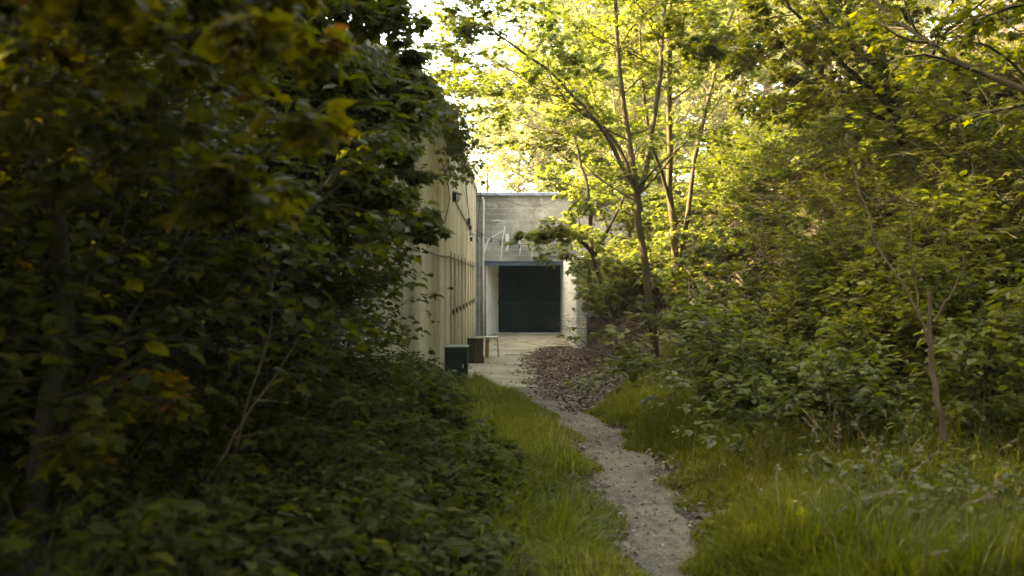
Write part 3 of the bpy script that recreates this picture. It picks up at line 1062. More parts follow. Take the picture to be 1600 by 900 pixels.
# ------------------------------------------------------------------ trees
G_MID = 'young maples right of the path'
make_tree('maple_tree', 'slender forked maple with a bare brown trunk standing where grass meets leaf litter', 'tree',
          [(tree_from_pixels([(1028, 592), (1020, 510), (1006, 400), (996, 300), (985, 240), (972, 150), (966, 60), (960, -60), (955, -200)], 14.0), 0.062, 0.014),
           (tree_from_pixels([(998, 308), (950, 215), (890, 140), (830, 90), (760, 40)], 14.0, [0, -.2, -.5, -.8, -1.2]), 0.036, 0.010),
           (tree_from_pixels([(1002, 330), (985, 260), (940, 195), (885, 150), (800, 112), (765, 100)], 14.0, [0, .1, .3, .4, .6, .7]), 0.034, 0.008),
           (tree_from_pixels([(1000, 300), (1015, 230), (1030, 120), (1040, 0), (1045, -150)], 14.0, [0, .1, .3, .5, .8]), 0.045, 0.014)],
          11, M['maple'], M['bark'], n1=17, n2=6, n3=4, nl=7, size=0.080, t0=0.34, ang=0.85, up=0.04, flat=0.5, abs_l1=2.1, group=G_MID, tilt=0.3)
make_tree('maple_tree', 'twin-stemmed maple close behind the slender forked maple', 'tree',
          [(tree_from_pixels([(1066, 580), (1062, 480), (1052, 360), (1044, 260), (1046, 150), (1048, 20), (1050, -160)], 16.0), 0.075, 0.018),
           (tree_from_pixels([(1064, 420), (1075, 330), (1085, 250), (1110, 130), (1150, 0), (1180, -100)], 16.0, [0, 0, .2, .4, .6, .9]), 0.045, 0.012),
           (tree_from_pixels([(1058, 350), (1035, 270), (1010, 200), (1000, 100), (1005, -50)], 16.0, [0, -.1, -.3, -.4, -.6]), 0.035, 0.012)],
          12, M['maple'], M['bark'], n1=14, n2=6, n3=4, nl=7, size=0.080, t0=0.48, ang=0.85, up=0.04, flat=0.5, abs_l1=1.8, group=G_MID)
make_tree('maple_tree', 'low dark-stemmed maple leaning out over the right wall and the green door', 'tree',
          [(tree_from_pixels([(960, 500), (935, 430), (925, 395), (912, 380), (890, 360), (872, 352)], 19.0, [0, 0, 0, 0, -.3, -.6]), 0.06, 0.02),
           (tree_from_pixels([(925, 396), (922, 340), (918, 290), (900, 220), (880, 150)], 19.0, [0, .1, .3, .5, .8]), 0.045, 0.014),
           (tree_from_pixels([(928, 400), (960, 340), (985, 280), (1000, 200)], 19.0, [0, .3, .6, 1]), 0.04, 0.014)],
          13, M['maple'], M['bark_dark'], n1=12, n2=6, n3=4, nl=7, size=0.095, t0=0.3, ang=1.0, up=0.0, flat=0.55, abs_l1=1.5, group=G_MID)
make_tree('maple_tree', 'bushy yellow-green maple just right of the pale retaining wall', 'tree',
          [(tree_from_pixels([(1000, 500), (990, 430), (985, 360), (975, 280), (965, 200), (955, 110)], 22.0), 0.055, 0.015),
           (tree_from_pixels([(995, 460), (965, 390), (940, 330), (910, 270)], 22.0, [0, .1, .2, .3]), 0.035, 0.010),
           (tree_from_pixels([(990, 430), (1015, 360), (1040, 290), (1060, 210)], 22.0, [0, .1, .2, .3]), 0.035, 0.010)],
          17, M['maple'], M['bark'], n1=18, n2=6, n3=4, nl=7, size=0.10, t0=0.1, ang=1.0, up=0.02, flat=0.5, abs_l1=1.8, group=G_MID)
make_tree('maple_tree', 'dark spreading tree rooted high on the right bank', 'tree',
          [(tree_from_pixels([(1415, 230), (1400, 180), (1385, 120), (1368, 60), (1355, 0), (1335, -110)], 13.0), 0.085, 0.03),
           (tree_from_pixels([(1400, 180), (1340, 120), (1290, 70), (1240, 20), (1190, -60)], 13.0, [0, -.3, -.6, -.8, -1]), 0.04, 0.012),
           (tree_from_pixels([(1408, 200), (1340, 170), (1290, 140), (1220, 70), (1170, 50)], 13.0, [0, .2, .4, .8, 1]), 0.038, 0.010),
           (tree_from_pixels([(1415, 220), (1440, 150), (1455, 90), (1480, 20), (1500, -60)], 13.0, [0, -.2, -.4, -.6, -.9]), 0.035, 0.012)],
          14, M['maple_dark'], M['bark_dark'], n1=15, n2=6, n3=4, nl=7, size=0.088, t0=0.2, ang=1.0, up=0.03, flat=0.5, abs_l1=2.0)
# far, sunlit trees beyond the building and on the bank
FAR = []
def big_tree(seed, h, r, mat, size=0.14, n1=34, group='sunlit trees beyond the facade', name='broadleaf_tree', label='', loc=(0, 0, 0), t0=0.12, nl=9, n2=7, n3=5, tmpl=RHOMB):
    g = np.random.default_rng(seed)
    pts = [(loc[0], loc[1], loc[2] - 0.2), (loc[0] + g.normal(0, .3), loc[1] + g.normal(0, .3), loc[2] + h * 0.5), (loc[0] + g.normal(0, .5), loc[1] + g.normal(0, .5), loc[2] + h * 0.95)]
    return make_tree(name, label, 'tree', [(pts, 0.16, 0.03)], seed, mat, M['bark'] if mat is M['sunny'] else M['bark_dark'], template=tmpl, n1=n1, n2=n2, n3=n3, nl=nl, size=size, t0=t0, ang=1.1, up=0.03, flat=0.3, abs_l1=r, group=group)


GB = 'sunlit trees beyond the facade'
LB = 'bright yellow-green tree among the sunlit trees beyond the grey facade'
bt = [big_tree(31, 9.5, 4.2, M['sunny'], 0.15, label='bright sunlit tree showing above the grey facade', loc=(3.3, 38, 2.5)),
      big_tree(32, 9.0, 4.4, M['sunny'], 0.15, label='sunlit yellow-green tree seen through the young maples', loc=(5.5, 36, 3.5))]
for i, (x, y, s) in enumerate([(9.0, 41, 1.15), (13.0, 37, 1.0), (3.5, 47, 1.5), (10, 50, 1.6), (18, 44, 1.5), (2.2, 42, 0.62), (0.3, 39, 0.52), (-0.9, 42, 0.5), (25, 40, 1.5), (17, 55, 2.0), (7, 60, 2.2), (4.0, 33.5, 0.62), (7.5, 33, 0.8), (4.5, 50, 1.3), (12, 33.5, 0.9), (3.8, 44, 1.0), (6.5, 43.5, 1.3), (3.5, 62, 2.1), (9, 68, 2.6), (16, 64, 2.5), (23, 66, 2.5), (5.5, 55, 1.9), (12, 58, 2.0), (28, 55, 2.2), (5.5, 60, 1.5)]):
    lbb = ('bright sunlit tree showing above the grey facade' if x / y < 0.07 else 'sunlit yellow-green tree seen through the young maples' if x / y < 0.22
           else 'sunlit tree rising beyond the right bank')
    dup(bt[i % 2], (x, y, float(H(x, y))), i * 1.3, s, lbb, GB)
GS = 'trees along the crest of the right bank'
LS = 'pale green tree on the crest of the right bank'
cr = big_tree(33, 5.5, 3.0, M['sunny'], 0.11, label=LS, loc=(11.0, 29, float(H(11.0, 29))), group=GS, n1=28, n2=6, n3=4)
for i, (x, y, s) in enumerate([(9.8, 31, 1.0), (12.5, 26, 1.2), (14.5, 20, 1.0), (15.5, 23, 1.3)]):
    dup(cr, (x, y, float(H(x, y))), 2 + i * 1.7, s, LS, GS)
GD = 'dark trees high on the right bank'
LD = 'dark green tree high on the right bank near the camera'
dk = big_tree(34, 5.5, 2.8, M['maple_dark'], 0.10, label=LD, loc=(5.6, 9.0, float(H(5.6, 9.0))), group=GD, n1=30, n2=6, n3=4, tmpl=MAPLE_LO)
for i, (x, y, s) in enumerate([(4.9, 6.2, 0.9), (8.2, 12.0, 1.15), (9.5, 16.0, 1.1), (7.0, 4.0, 1.2), (8.0, 8.0, 1.3)]):
    dup(dk, (x, y, float(H(x, y))), 1 + i * 2.1, s, LD, GD)

# left: dark trees behind, on and in front of the bunker
GL = 'dark trees massed on the left bank'
LL = 'dark green tree in the shaded mass on the left bank'
lt = big_tree(41, 7.0, 3.2, M['maple_dark'], 0.10, label=LL, loc=(-4.2, 7.0, float(H(-4.2, 7.0))), group=GL, n1=34, n2=6, n3=5, tmpl=MAPLE_LO, t0=0.05)
for i, (x, y, z, s) in enumerate([(-5.8, 4.6, None, 1.1), (-6.3, 9.6, 4.0, 0.85), (-7.0, 12.6, 4.0, 0.75), (-7.5, 13.5, 4.0, 1.1), (-4.4, 2.6, None, 1.0), (-8.0, 7, None, 1.3), (-6.5, 1.0, None, 1.2), (-8.4, 17.5, 4.0, 0.7)]):
    dup(lt, (x, y, float(H(x, y)) if z is None else z), 0.6 + i * 1.9, s * (1.45 if y < 9 else 1.1), LL, GL)
make_tree('maple_tree', 'blurred leaning maple nearest the camera on the left, with rust-tinted leaves', 'tree',
          [(tree_from_pixels([(20, 960), (45, 790), (80, 640), (105, 510), (104, 400), (80, 300), (50, 180), (38, 60), (30, -160)], 4.0), 0.052, 0.022),
           (tree_from_pixels([(60, 230), (130, 130), (230, 70), (330, 40), (420, 10)], 3.4, [.4, -.1, -.4, -.6, -.7]), 0.014, 0.004),
           (tree_from_pixels([(90, 330), (160, 280), (230, 260), (300, 270), (350, 300)], 3.4, [.5, .0, -.2, -.3, -.3]), 0.010, 0.003),
           (tree_from_pixels([(50, 170), (150, 20), (260, -60), (380, -100)], 3.2, [.6, .2, .1, 0]), 0.014, 0.004)],
          51, M['maple_near'], M['bark_dark'], template=MAPLE, n1=11, n2=4, n3=3, nl=4, size=0.075, t0=0.22, ang=0.9, up=0.0, flat=0.4, abs_l1=0.75,
          cull=lambda P: (P[:, 1] > 1.9))
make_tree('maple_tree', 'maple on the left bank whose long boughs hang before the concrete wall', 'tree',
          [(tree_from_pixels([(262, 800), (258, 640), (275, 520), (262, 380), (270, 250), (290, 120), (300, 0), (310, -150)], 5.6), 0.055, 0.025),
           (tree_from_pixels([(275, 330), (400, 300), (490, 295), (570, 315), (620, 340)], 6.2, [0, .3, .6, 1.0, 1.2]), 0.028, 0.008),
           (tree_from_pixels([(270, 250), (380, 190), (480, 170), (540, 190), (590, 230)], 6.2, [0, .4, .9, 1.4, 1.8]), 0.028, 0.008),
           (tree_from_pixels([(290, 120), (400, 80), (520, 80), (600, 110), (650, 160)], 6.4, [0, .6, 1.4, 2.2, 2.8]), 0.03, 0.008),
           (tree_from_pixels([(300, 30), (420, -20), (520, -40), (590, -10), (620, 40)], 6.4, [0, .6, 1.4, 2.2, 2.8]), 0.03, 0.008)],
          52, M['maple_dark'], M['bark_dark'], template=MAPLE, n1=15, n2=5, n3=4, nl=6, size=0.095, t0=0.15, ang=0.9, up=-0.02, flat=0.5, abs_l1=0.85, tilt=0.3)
# canopy over and behind the viewpoint: it keeps this stretch of the path in shade
GC = 'maples whose canopy closes over the near path'
LC = 'tall maple whose canopy closes over the near end of the path'
cn = big_tree(61, 8.5, 3.6, M['maple_dark'], 0.13, label=LC, loc=(-2.6, -1.5, 0.6), group=GC, n1=30, n2=6, n3=5, t0=0.55, tmpl=MAPLE_LO)
for i, (x, y, s) in enumerate([(3.6, -0.5, 1.0), (4.6, 2.4, 1.05), (0.3, -5, 1.1), (-5.5, -2, 1.3), (7.0, 1.5, 1.2), (-4.6, 3.4, 1.15), (7.4, 4.6, 1.05), (-5.2, 7.2, 1.1)]):
    dup(cn, (x, y, float(H(x, y))), 1 + i * 2, s, LC, GC)

GT = 'tall trees on the left bank'
tt = big_tree(44, 13.5, 5.2, M['maple_dark'], 0.15, label='tall dark tree on the left bank shading the near path and shrubs', loc=(-9.0, 10.0, 3.6), group=GT, n1=44, n2=8, n3=6, nl=7, t0=0.38)
for i, (x, y, s) in enumerate([(-10.5, 4.0, 1.0), (-10.0, -2.5, 1.05), (-5.8, 7.0, 0.95), (-5.5, 1.5, 0.95)]):
    dup(tt, (x, y, float(H(x, y))), 1.2 + i, s)
GW = 'woodland trees behind the viewpoint'
for i, (x, y, s) in enumerate([(-3.4, -5, 1.3), (3.6, -6, 1.4), (0.2, -9, 1.6), (-7, -6, 1.6), (7, -6, 1.5), (8.5, -1.5, 1.4), (-8, -1, 1.5), (-4.6, -0.6, 0.9), (4.8, 0.4, 0.8)]):
    dup(lt, (x, y, float(H(x, y))), 0.4 + i * 1.3, s, 'low-crowned dark tree of the wood behind the near end of the path', GW)

# ------------------------------------------------------------------ shrubs on the right bank
def place_on(pts):
    return [(x, y, float(H(x, y))) for x, y in pts]


SH = [make_shrub('leafy_shrub', 'broad-leaved green shrub', 'shrub', 70 + k, M['shrub'], M['stem'], n=9, h=hh_, spread=0.9, n2=n2_, n3=3, nl=7, size=sz_, loc=(30, -20, 0), lean=(-0.35, -0.1), tilt=0.18, droop=0.12, template=tp_)
      for k, (hh_, n2_, sz_, tp_) in enumerate([(1.35, 7, 0.098, OVATE), (1.6, 8, 0.085, OVATE), (1.4, 9, 0.060, OVATE), (1.5, 7, 0.085, MAPLE_LO)])]
used = [False] * 4


def scatter(protos, used, spots, label, group, smin=0.8, smax=1.2, rzj=0.6):
    rng = np.random.default_rng(len(spots) + int(100 * smin))
    for i, (x, y) in enumerate(spots):
        k = int(rng.integers(len(protos)))
        s = float(rng.uniform(smin, smax))
        z = float(H(x, y))
        rz = float(rng.uniform(-rzj, rzj))
        if not used[k]:
            o = protos[k]
            used[k] = True
            o.location = (x, y, z)
            o.rotation_euler = (0, 0, rz)
            o.scale = (s,) * 3
            o['label'] = label(k, x, y) if callable(label) else label
            o['group'] = group
        else:
            dup(protos[k], (x, y, z), rz, s, label(k, x, y) if callable(label) else label, group)


near, mid, high = [], [], []
for y in np.arange(5.6, 21.5, 0.6):
    for dx in np.arange(0.15 - 0.9 * (6.5 < y < 12.5), 4.8, 0.6):
        x = float(pright(y) + np.interp(y, YK, WK)) + dx + rng.uniform(-.25, .25)
        yy = y + rng.uniform(-.25, .25)
        px = 800 + FPX * x / yy
        if px > 1660:
            continue
        if dx < 0 and rng.random() < 0.35: continue
        if yy < 6.9 and x < 3.5 or (yy < 9.0 and x / yy > 0.385 and x / yy < 0.47 and x < 3.5): continue
        if (px < 1225 and yy < 12.8) or (px < 1130 and dx < 1.6 and yy < 17): continue
        if dx > 3.0:
            if rng.random() < 0.35: continue
            high.append((x, yy))
        elif y < 12:
            near.append((x, yy))
        elif rng.random() < 0.4 and dx > 1.2:
            mid.append((x, yy))
def bank_label(k, x, y):
    kind = ('Broad-leaved low shrub', 'Taller broad-leaved shrub', 'Fine-leaved shrub', 'Lobed-leaved shrub')[k].lower()
    dx = x - float(pright(y) + np.interp(y, YK, WK))
    hgt = 'at the foot of the right bank' if dx < 1.2 else 'halfway up the right bank' if dx < 3.0 else 'high up the right bank'
    dep = ('around the dead sapling' if y < 7.5 else 'just beyond the dead sapling' if y < 10 else 'below the dark spreading tree' if y < 12
           else 'behind the slender forked maple' if y < 16 else 'beyond all the young maples')
    return kind + ' ' + hgt + ' ' + dep


def bramble_label(k, x, y):
    kind = ('low leafy bramble', 'taller leafy bramble')[k]
    dx = float(pleft(y)) - x
    side = 'facing the path' if dx < 2.1 else 'in the middle of the left thicket' if dx < 3.1 else 'deep in the left thicket'
    dep = 'nearest the camera' if y < 5.4 else 'beside the thin bare stems' if y < 7 else 'below the concrete wall'
    return kind + ' ' + side + ' ' + dep


scatter(SH, used, near, bank_label, 'shrubs low on the right bank')
scatter(SH, used, mid, bank_label, 'shrubs behind the young maples', 0.45, 0.8)
scatter(SH, used, high, bank_label, 'shrubs high on the right bank', 0.8, 1.15)
YS = [make_shrub('leafy_shrub', 'yellow-green shrub', 'shrub', 80, M['maple'], M['stem'], n=8, h=1.1, spread=0.8, n2=7, n3=3, nl=7, size=0.10, loc=(30, -24, 0), lean=(-0.4, -0.1), template=MAPLE_LO)]
scatter(YS, [False], [(2.3, 23.2), (2.5, 20.8), (2.6, 21.6), (2.6, 19.3), (2.7, 18.5), (2.7, 24.5), (2.9, 20), (2.6, 26), (2.9, 17.4), (3.3, 16.6), (2.5, 17.6), (3.4, 18.8), (3.9, 17.8), (3.1, 22), (3.6, 20.5), (3.0, 15.4), (3.5, 14.6), (4.2, 16.2), (2.7, 19.9), (2.9, 13.9), (3.8, 19.2), (4.4, 18), (4.2, 20.8), (3.9, 22.5), (3.3, 24), (4.8, 15.2), (5.0, 17), (4.6, 19.6), (5.2, 21.5)],
        lambda k, x, y: 'yellow-green maple seedling shrub ' + ('spilling over the pale retaining wall' if y > 22.5 else 'on the slope above the leaf litter' if y > 18 else 'between the young maples'), 'yellow-green shrubs beside the retaining wall', 0.8, 1.2)

# dry brushwood on the slope
g = np.random.default_rng(90)
n = 1500
y = g.uniform(10, 26, n)
x = pright(y) + np.interp(y, YK, WK) * 0.9 + g.uniform(0, 4.5, n)
P0 = np.stack([x, y, H(x, y)], -1)
D0 = np.stack([g.normal(-0.5, 0.5, n), g.normal(-0.1, 0.5, n), g.uniform(0.1, 1.0, n)], -1)
L = g.uniform(0.5, 1.7, n)
C = chain(P0, D0, L, 7, g, 0.16, -0.05)
k = ~((y > 20.5) & (x < 2.5))
C, L = C[k], L[k]
Rr = g.uniform(0.003, 0.008, (len(C), 1)) * np.linspace(1, 0.4, 7)[None]
C2, R2, L2 = spawn(C, Rr, L, 3, 0.2, 0.5, 4, g, 0.9, 0, 0.1, 0.2)
tag(tubes([(C, Rr, 4), (C2, R2, 3)], 'brushwood', M['twig']), 'tangle of dry brown stems across the right bank', 'brushwood', kind='stuff')

g = np.random.default_rng(95)
n = 5200
y = g.uniform(14, 30, n)
x = pright(y) + 3.0 + g.uniform(0, 6.5, n)
P0 = np.stack([x, y, H(x, y)], -1)
D0 = np.stack([g.normal(-0.4, 0.45, n), g.normal(-0.1, 0.4, n), g.uniform(0.2, 1.0, n)], -1)
C = chain(P0, D0, g.uniform(0.35, 1.1, n), 5, g, 0.16, -0.05)
Rr = g.uniform(0.003, 0.007, (n, 1)) * np.linspace(1, 0.4, 5)[None]
P, D, N = leaf_sites(C, 3, g, 0.3)
o = tubes([(C, Rr, 3)], 'dry_growth', M['straw'])
tag(o, 'pale dry growth on the sunlit upper slope of the right bank', 'dry growth', kind='stuff')
leaves(P, D, N, 0.06 * g.uniform(.6, 1.3, len(P)), RHOMB, 'dry_leaf', M['straw_leaf'], o, None, g)

# dead sapling at the right
make_stick = [(tree_from_pixels([(1475, 690), (1462, 600), (1452, 530), (1450, 455)], 6.6), 0.026, 0.013),
              (tree_from_pixels([(1452, 540), (1425, 460), (1385, 410), (1355, 340), (1320, 210)], 6.6, [0, 0, .1, .2, .3]), 0.010, 0.004),
              (tree_from_pixels([(1440, 500), (1425, 400), (1420, 300)], 6.6, [0, .1, .2]), 0.006, 0.003),
              (tree_from_pixels([(1462, 500), (1500, 430), (1520, 350)], 6.6, [0, -.1, -.2]), 0.008, 0.003)]
base = np.array(make_stick[0][0][0])
base[2] = min(base[2], float(H(base[0], base[1])))
ds = thing('dead_sapling', 'pale dead sapling with a snapped top in the tall grass at right', 'sapling', tuple(base))
cc = []
for pts, rb, rt in make_stick:
    C, L_ = polychain(np.array(pts) - base, 12)
    C[1:-1] += g.normal(0, 0.008, (10, 3))
    cc.append((C[None], np.linspace(rb, rt, 12)[None], 8))
tubes(cc[:1], 'trunk', M['bark_pale'], ds)
for c_ in cc[1:]:
    c2 = spawn(c_[0], c_[1], np.array([0.5]), 5, 0.3, 0.5, 5, g, 0.8, 0.0, 0.2, 0.2)
    tubes([c_, (c2[0], c2[1], 4)], 'branch', M['bark_pale'], ds)

# ------------------------------------------------------------------ left foreground
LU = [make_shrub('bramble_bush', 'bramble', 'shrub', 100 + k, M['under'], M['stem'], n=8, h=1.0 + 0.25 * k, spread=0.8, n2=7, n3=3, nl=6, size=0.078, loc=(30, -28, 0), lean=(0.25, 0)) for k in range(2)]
ul = [False, False]
spots = []
for y in np.arange(4.4, 9.0, 0.55):
    for dx in np.arange(1.35, 4.2, 0.6):
        x = float(pleft(y)) - dx + rng.uniform(-.2, .2)
        if 800 + FPX * x / y < -80: continue
        if x > -0.85 - max(0, y - 7.5) * 0.3: continue
        spots.append((x, y + rng.uniform(-.2, .2)))
scatter(LU, ul, spots, bramble_label, 'brambles left of the path', 0.45, 0.85, 3)
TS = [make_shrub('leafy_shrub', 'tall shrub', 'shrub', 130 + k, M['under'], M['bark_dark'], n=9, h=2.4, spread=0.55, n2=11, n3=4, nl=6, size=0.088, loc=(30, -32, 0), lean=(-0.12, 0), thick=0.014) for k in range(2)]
scatter(TS, [False, False], [(-2.0, 8.3), (-2.4, 8.7), (-2.35, 8.0), (-2.2, 7.3), (-2.5, 7.6), (-2.0, 6.3), (-2.6, 7.0), (-3.0, 8.4), (-3.2, 7.8), (-2.3, 6.5), (-3.0, 6.6), (-3.8, 6.9), (-3.1, 5.6), (-4.2, 8.2), (-2.4, 5.0), (-3.6, 8.6), (-4.0, 7.5), (-1.85, 8.9), (-1.72, 8.2), (-1.9, 5.6), (-2.7, 4.2), (-3.2, 4.6), (-2.2, 4.3), (-2.6, 3.6)],
        lambda k, x, y: ('loose' if k else 'dense') + ' tall leafy shrub ' + ('hiding the rounded near end of the concrete wall' if y > 7.2 else 'in the left thicket around the second trunk' if y > 5.2 else 'beside the blurred leaning maple'), 'tall shrubs before the left concrete wall', 0.75, 1.0, 0.5)
g = np.random.default_rng(110)
n = 2100
y = 2.9 + 9.4 * g.random(n) ** 1.2
x = pleft(y) - 0.40 - np.clip((y - 7.5) * 0.30, 0, 1.0) - np.abs(g.normal(0, 0.9, n))
k = x > np.interp(y, [8.4, 9.4, 10.2, 11.1, 12, 12.9, 14], [-9, -2.2, -1.7, -1.37, -1.17, -1.05, -0.97])
k &= ~((y > 10.5) & (x > -0.55))
k &= g.random(n) < np.clip(0.1 + 1.1 * (0.5 + 0.5 * np.sin(4.1 * x + 2.0 * y) * np.cos(3.3 * y - 1.7 * x)), 0, 1)
x, y = x[k], y[k]
q = g.random(len(x))
hh = np.clip((pleft(y) - 0.3 - x) / 1.2, 0.25, 1)
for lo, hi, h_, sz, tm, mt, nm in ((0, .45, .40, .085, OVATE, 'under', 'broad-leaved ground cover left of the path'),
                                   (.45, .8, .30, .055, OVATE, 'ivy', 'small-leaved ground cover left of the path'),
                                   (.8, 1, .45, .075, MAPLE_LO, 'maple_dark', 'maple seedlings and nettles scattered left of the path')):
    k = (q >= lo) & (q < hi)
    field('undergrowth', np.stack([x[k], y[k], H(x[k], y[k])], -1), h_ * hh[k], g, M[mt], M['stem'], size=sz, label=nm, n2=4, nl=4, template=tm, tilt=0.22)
n = 560
y = g.uniform(4.6, 14, n)
x = pright(y) + 0.75 + np.abs(g.normal(0.5, 1.0, n))
k = g.random(n) < 0.35 + 0.65 * (np.sin(3.1 * x + 1.3 * y) > 0)
x, y = x[k], y[k]
field('undergrowth', np.stack([x, y, H(x, y)], -1), 0.30, g, M['shrub'], M['stem'], size=0.058, label='low leafy weeds among the grass right of the path', n2=3, nl=4)

# long bare stems leaning out of the left thicket
for pts, Y, lb in (([(232, 905), (300, 790), (345, 720), (375, 662), (420, 600), (460, 540)], 4.6, 'long thin bare stem leaning up to the right in the left thicket'),
                   ([(330, 905), (345, 800), (372, 680), (395, 600), (425, 520), (428, 440), (390, 370)], 4.9, 'thin bare stem arching back over at its tip in the left thicket')):
    C, L_ = polychain(tree_from_pixels(pts, Y), 16)
    C[1:-1] += g.normal(0, 0.004, (14, 3))
    C2 = spawn(C[None], np.linspace(0.009, 0.003, 16)[None], np.array([L_]), 6, 0.2, 0.25, 5, g, 0.8, 0.02, 0.2, 0.15)
    o = tubes([(C[None], np.linspace(0.009, 0.003, 16)[None], 6), (C2[0], C2[1], 4)], 'bare_stem', M['bark_pale'])
    tag(o, lb, 'stem')

# creeper over the wall top
g = np.random.default_rng(120)
for (ya, yb, drop, n, lb) in ((9.3, 11.6, 2.9, 46, 'long curtain of creeper hanging down the rounded near end of the left wall'),
                              (9.2, 16.5, 0.75, 80, 'dense leafy creeper spilling over the near end of the left wall top'),
                              (16.5, 23.0, 0.40, 12, 'sparser creeper trailing from the far top of the left wall')):
    root = thing('creeper', lb, 'creeper', (WX, (ya + yb) / 2, 4.15))
    bs = np.array([WX, (ya + yb) / 2, 4.15])
    y = g.uniform(ya, yb, n)
    x0 = np.interp(y, [9.4, 10.2, 11.1, 12, 12.9, 14.5], [-2.25, -1.75, -1.42, -1.22, -1.1, WX])
    P0 = np.stack([x0 - 0.1, y, np.full(n, 4.2)], -1) - bs
    D0 = np.stack([g.uniform(0.1, 0.35, n) if drop > 2 else g.uniform(0.3, 0.8, n), g.normal(0, .3, n), g.uniform(-0.3, 0.5, n)], -1)
    L = drop * g.uniform(0.4, 1.6, n)
    C = chain(P0, D0, L, 9, g, 0.10, -0.45)
    C[:, :, 0] = np.clip(C[:, :, 0], (x0 - WX + 0.03)[:, None], (x0 - WX)[:, None] + (0.22 if drop > 2 else 0.5))
    Rr = 0.006 * np.linspace(1, 0.3, 9)[None] * np.ones((n, 1))
    C2, R2, L2 = spawn(C, Rr, L, 6, 0.05, 0.4, 4, g, 0.9, 0.0, 0.2, 0.2)
    P, D, N = leaf_sites(C2, 7, g, 0.1, droop=0.5)
    N = unit(N + np.array([0.6, -0.3, 0]))
    tubes([(C, Rr, 4), (C2, R2, 3)], 'stem', M['twig'], root)
    leaves(P, D, N, 0.075 * g.uniform(.6, 1.3, len(P)), MAPLE_LO, 'foliage', M['ivy'], root, None, g)
# bare hanging runners on the wall
for i, (pts, lb) in enumerate((([(690, 250), (700, 290), (703, 310), (696, 345)], 'dark bare runner hanging down the wall left of the lamp'),
                               ([(724, 240), (728, 290), (733, 340), (736, 360)], 'dark bare runner hanging down the wall right of the lamp'),
                               ([(700, 258), (712, 272), (720, 282)], 'short slanting bare runner on the wall above the lamp'))):
    o = MB().tube([wallpt(px, py, 0.02 + 0.02 * (k % 2)) for k, (px, py) in enumerate(pts)], 0.008, 5).build('hanging_runner', M['bark_dark'])
    tag(o, lb, 'runner')

# ------------------------------------------------------------------ grass
def grass(name, x, y, h, g, label, w=0.006, lean=0.6):
    n = len(x)
    base = np.stack([x, y, H(x, y) - 0.01], -1)
    az = g.uniform(0, 2 * np.pi, n)
    # drift so that tufts comb the same way
    az = az * 0.75 + 1.6 * np.sin(x * 2.3) * np.cos(y * 1.9) + 2.5
    dirh = np.stack([np.cos(az), np.sin(az), np.zeros(n)], -1)
    side = np.stack([-np.sin(az), np.cos(az), np.zeros(n)], -1)
    b = lean * g.uniform(0.2, 2.1, n)
    lv = np.array([0, 0.35, 0.7, 1.0])
    V = np.empty((n, 7, 3))
    wid = w * np.exp(g.normal(0, 0.4, n))
    for i, t in enumerate(lv):
        c = base + dirh * (b * h * t ** 1.8)[:, None] + np.array([0, 0, 1.0]) * (h * t * (1 - 0.35 * b * t))[:, None]
        ww = (wid * (1 - 0.5 * t))[:, None]
        if i < 3:
            V[:, 2 * i] = c - side * ww / 2
            V[:, 2 * i + 1] = c + side * ww / 2
        else:
            V[:, 6] = c
    o = np.arange(n)[:, None] * 7
    F4 = np.concatenate([o + np.array([[0, 1, 3, 2]]), o + np.array([[2, 3, 5, 4]])])
    F3 = o + np.array([[4, 5, 6]])
    tint = 0.42 + 0.22 * np.sin(x * 1.9 + 1) * np.cos(y * 1.3) + g.normal(0, 0.22, n) + 0.5 * (g.random(n) < 0.06)
    ob = np_mesh(name, V.reshape(-1, 3), [F4, F3], M['grass'], None, rnd=np.repeat(np.clip(tint, 0, 1), 7))
    return tag(ob, label, 'grass', None, 'stuff')


g = np.random.default_rng(130)
n = 120000
y = 4.2 + 12.0 * g.random(n) ** 1.15
edge = 0.10 * np.sin(3.1 * y) + 0.06 * np.sin(7.7 * y + 1)
off_ = g.exponential(0.85, n)
x = pright(y) + edge - 0.05 + off_
k = (x < pright(y) + np.interp(y, YK, WK) + 0.6)
# the litter slope stays bare
k &= ~((y > 12.5) & (x < 1.15 + (y - 12.5) * 0.45))
k &= g.random(n) < np.clip(1.25 - 0.55 * np.sin(2.6 * x + 1.3 * y) ** 2, 0, 1)
x, y, o_ = x[k], y[k], off_[k]
h = (0.05 + 0.29 * np.clip(o_ / 0.6, 0, 1)) * g.uniform(0.5, 1.25, len(x)) * (0.8 + 0.35 * np.sin(1.8 * x + 1.1 * y))
grass('grass', x, y, h, g, 'tall tousled grass on the right of the path')
n = 60000
y = 4.2 + 11.5 * g.random(n) ** 1.1
off_ = np.abs(g.normal(0, np.interp(y, [4, 8, 10, 14], [0.35, 0.6, 0.8, 0.6]), n))
x = pleft(y) + 0.05 - off_ + 0.08 * np.sin(3.7 * y + 2)
patch = np.sin(1.35 * y + 0.6) * 0.5 + 0.5
k = (g.random(n) < np.where(y > 8.2, 1.0, 0.25 + 0.9 * patch ** 2)) & (x > np.where(y > 13, WX + 0.03, -9)) & ~((y > 13.6) & (x > pleft(y) - 0.1)) & ~((y > 14.75) & (x < -0.6))
x, y, o_ = x[k], y[k], off_[k]
h = (0.04 + 0.20 * np.clip(o_ / 0.35, 0, 1)) * g.uniform(0.5, 1.25, len(x))
grass('grass', x, y, h, g, 'short grass fringing the left of the path')

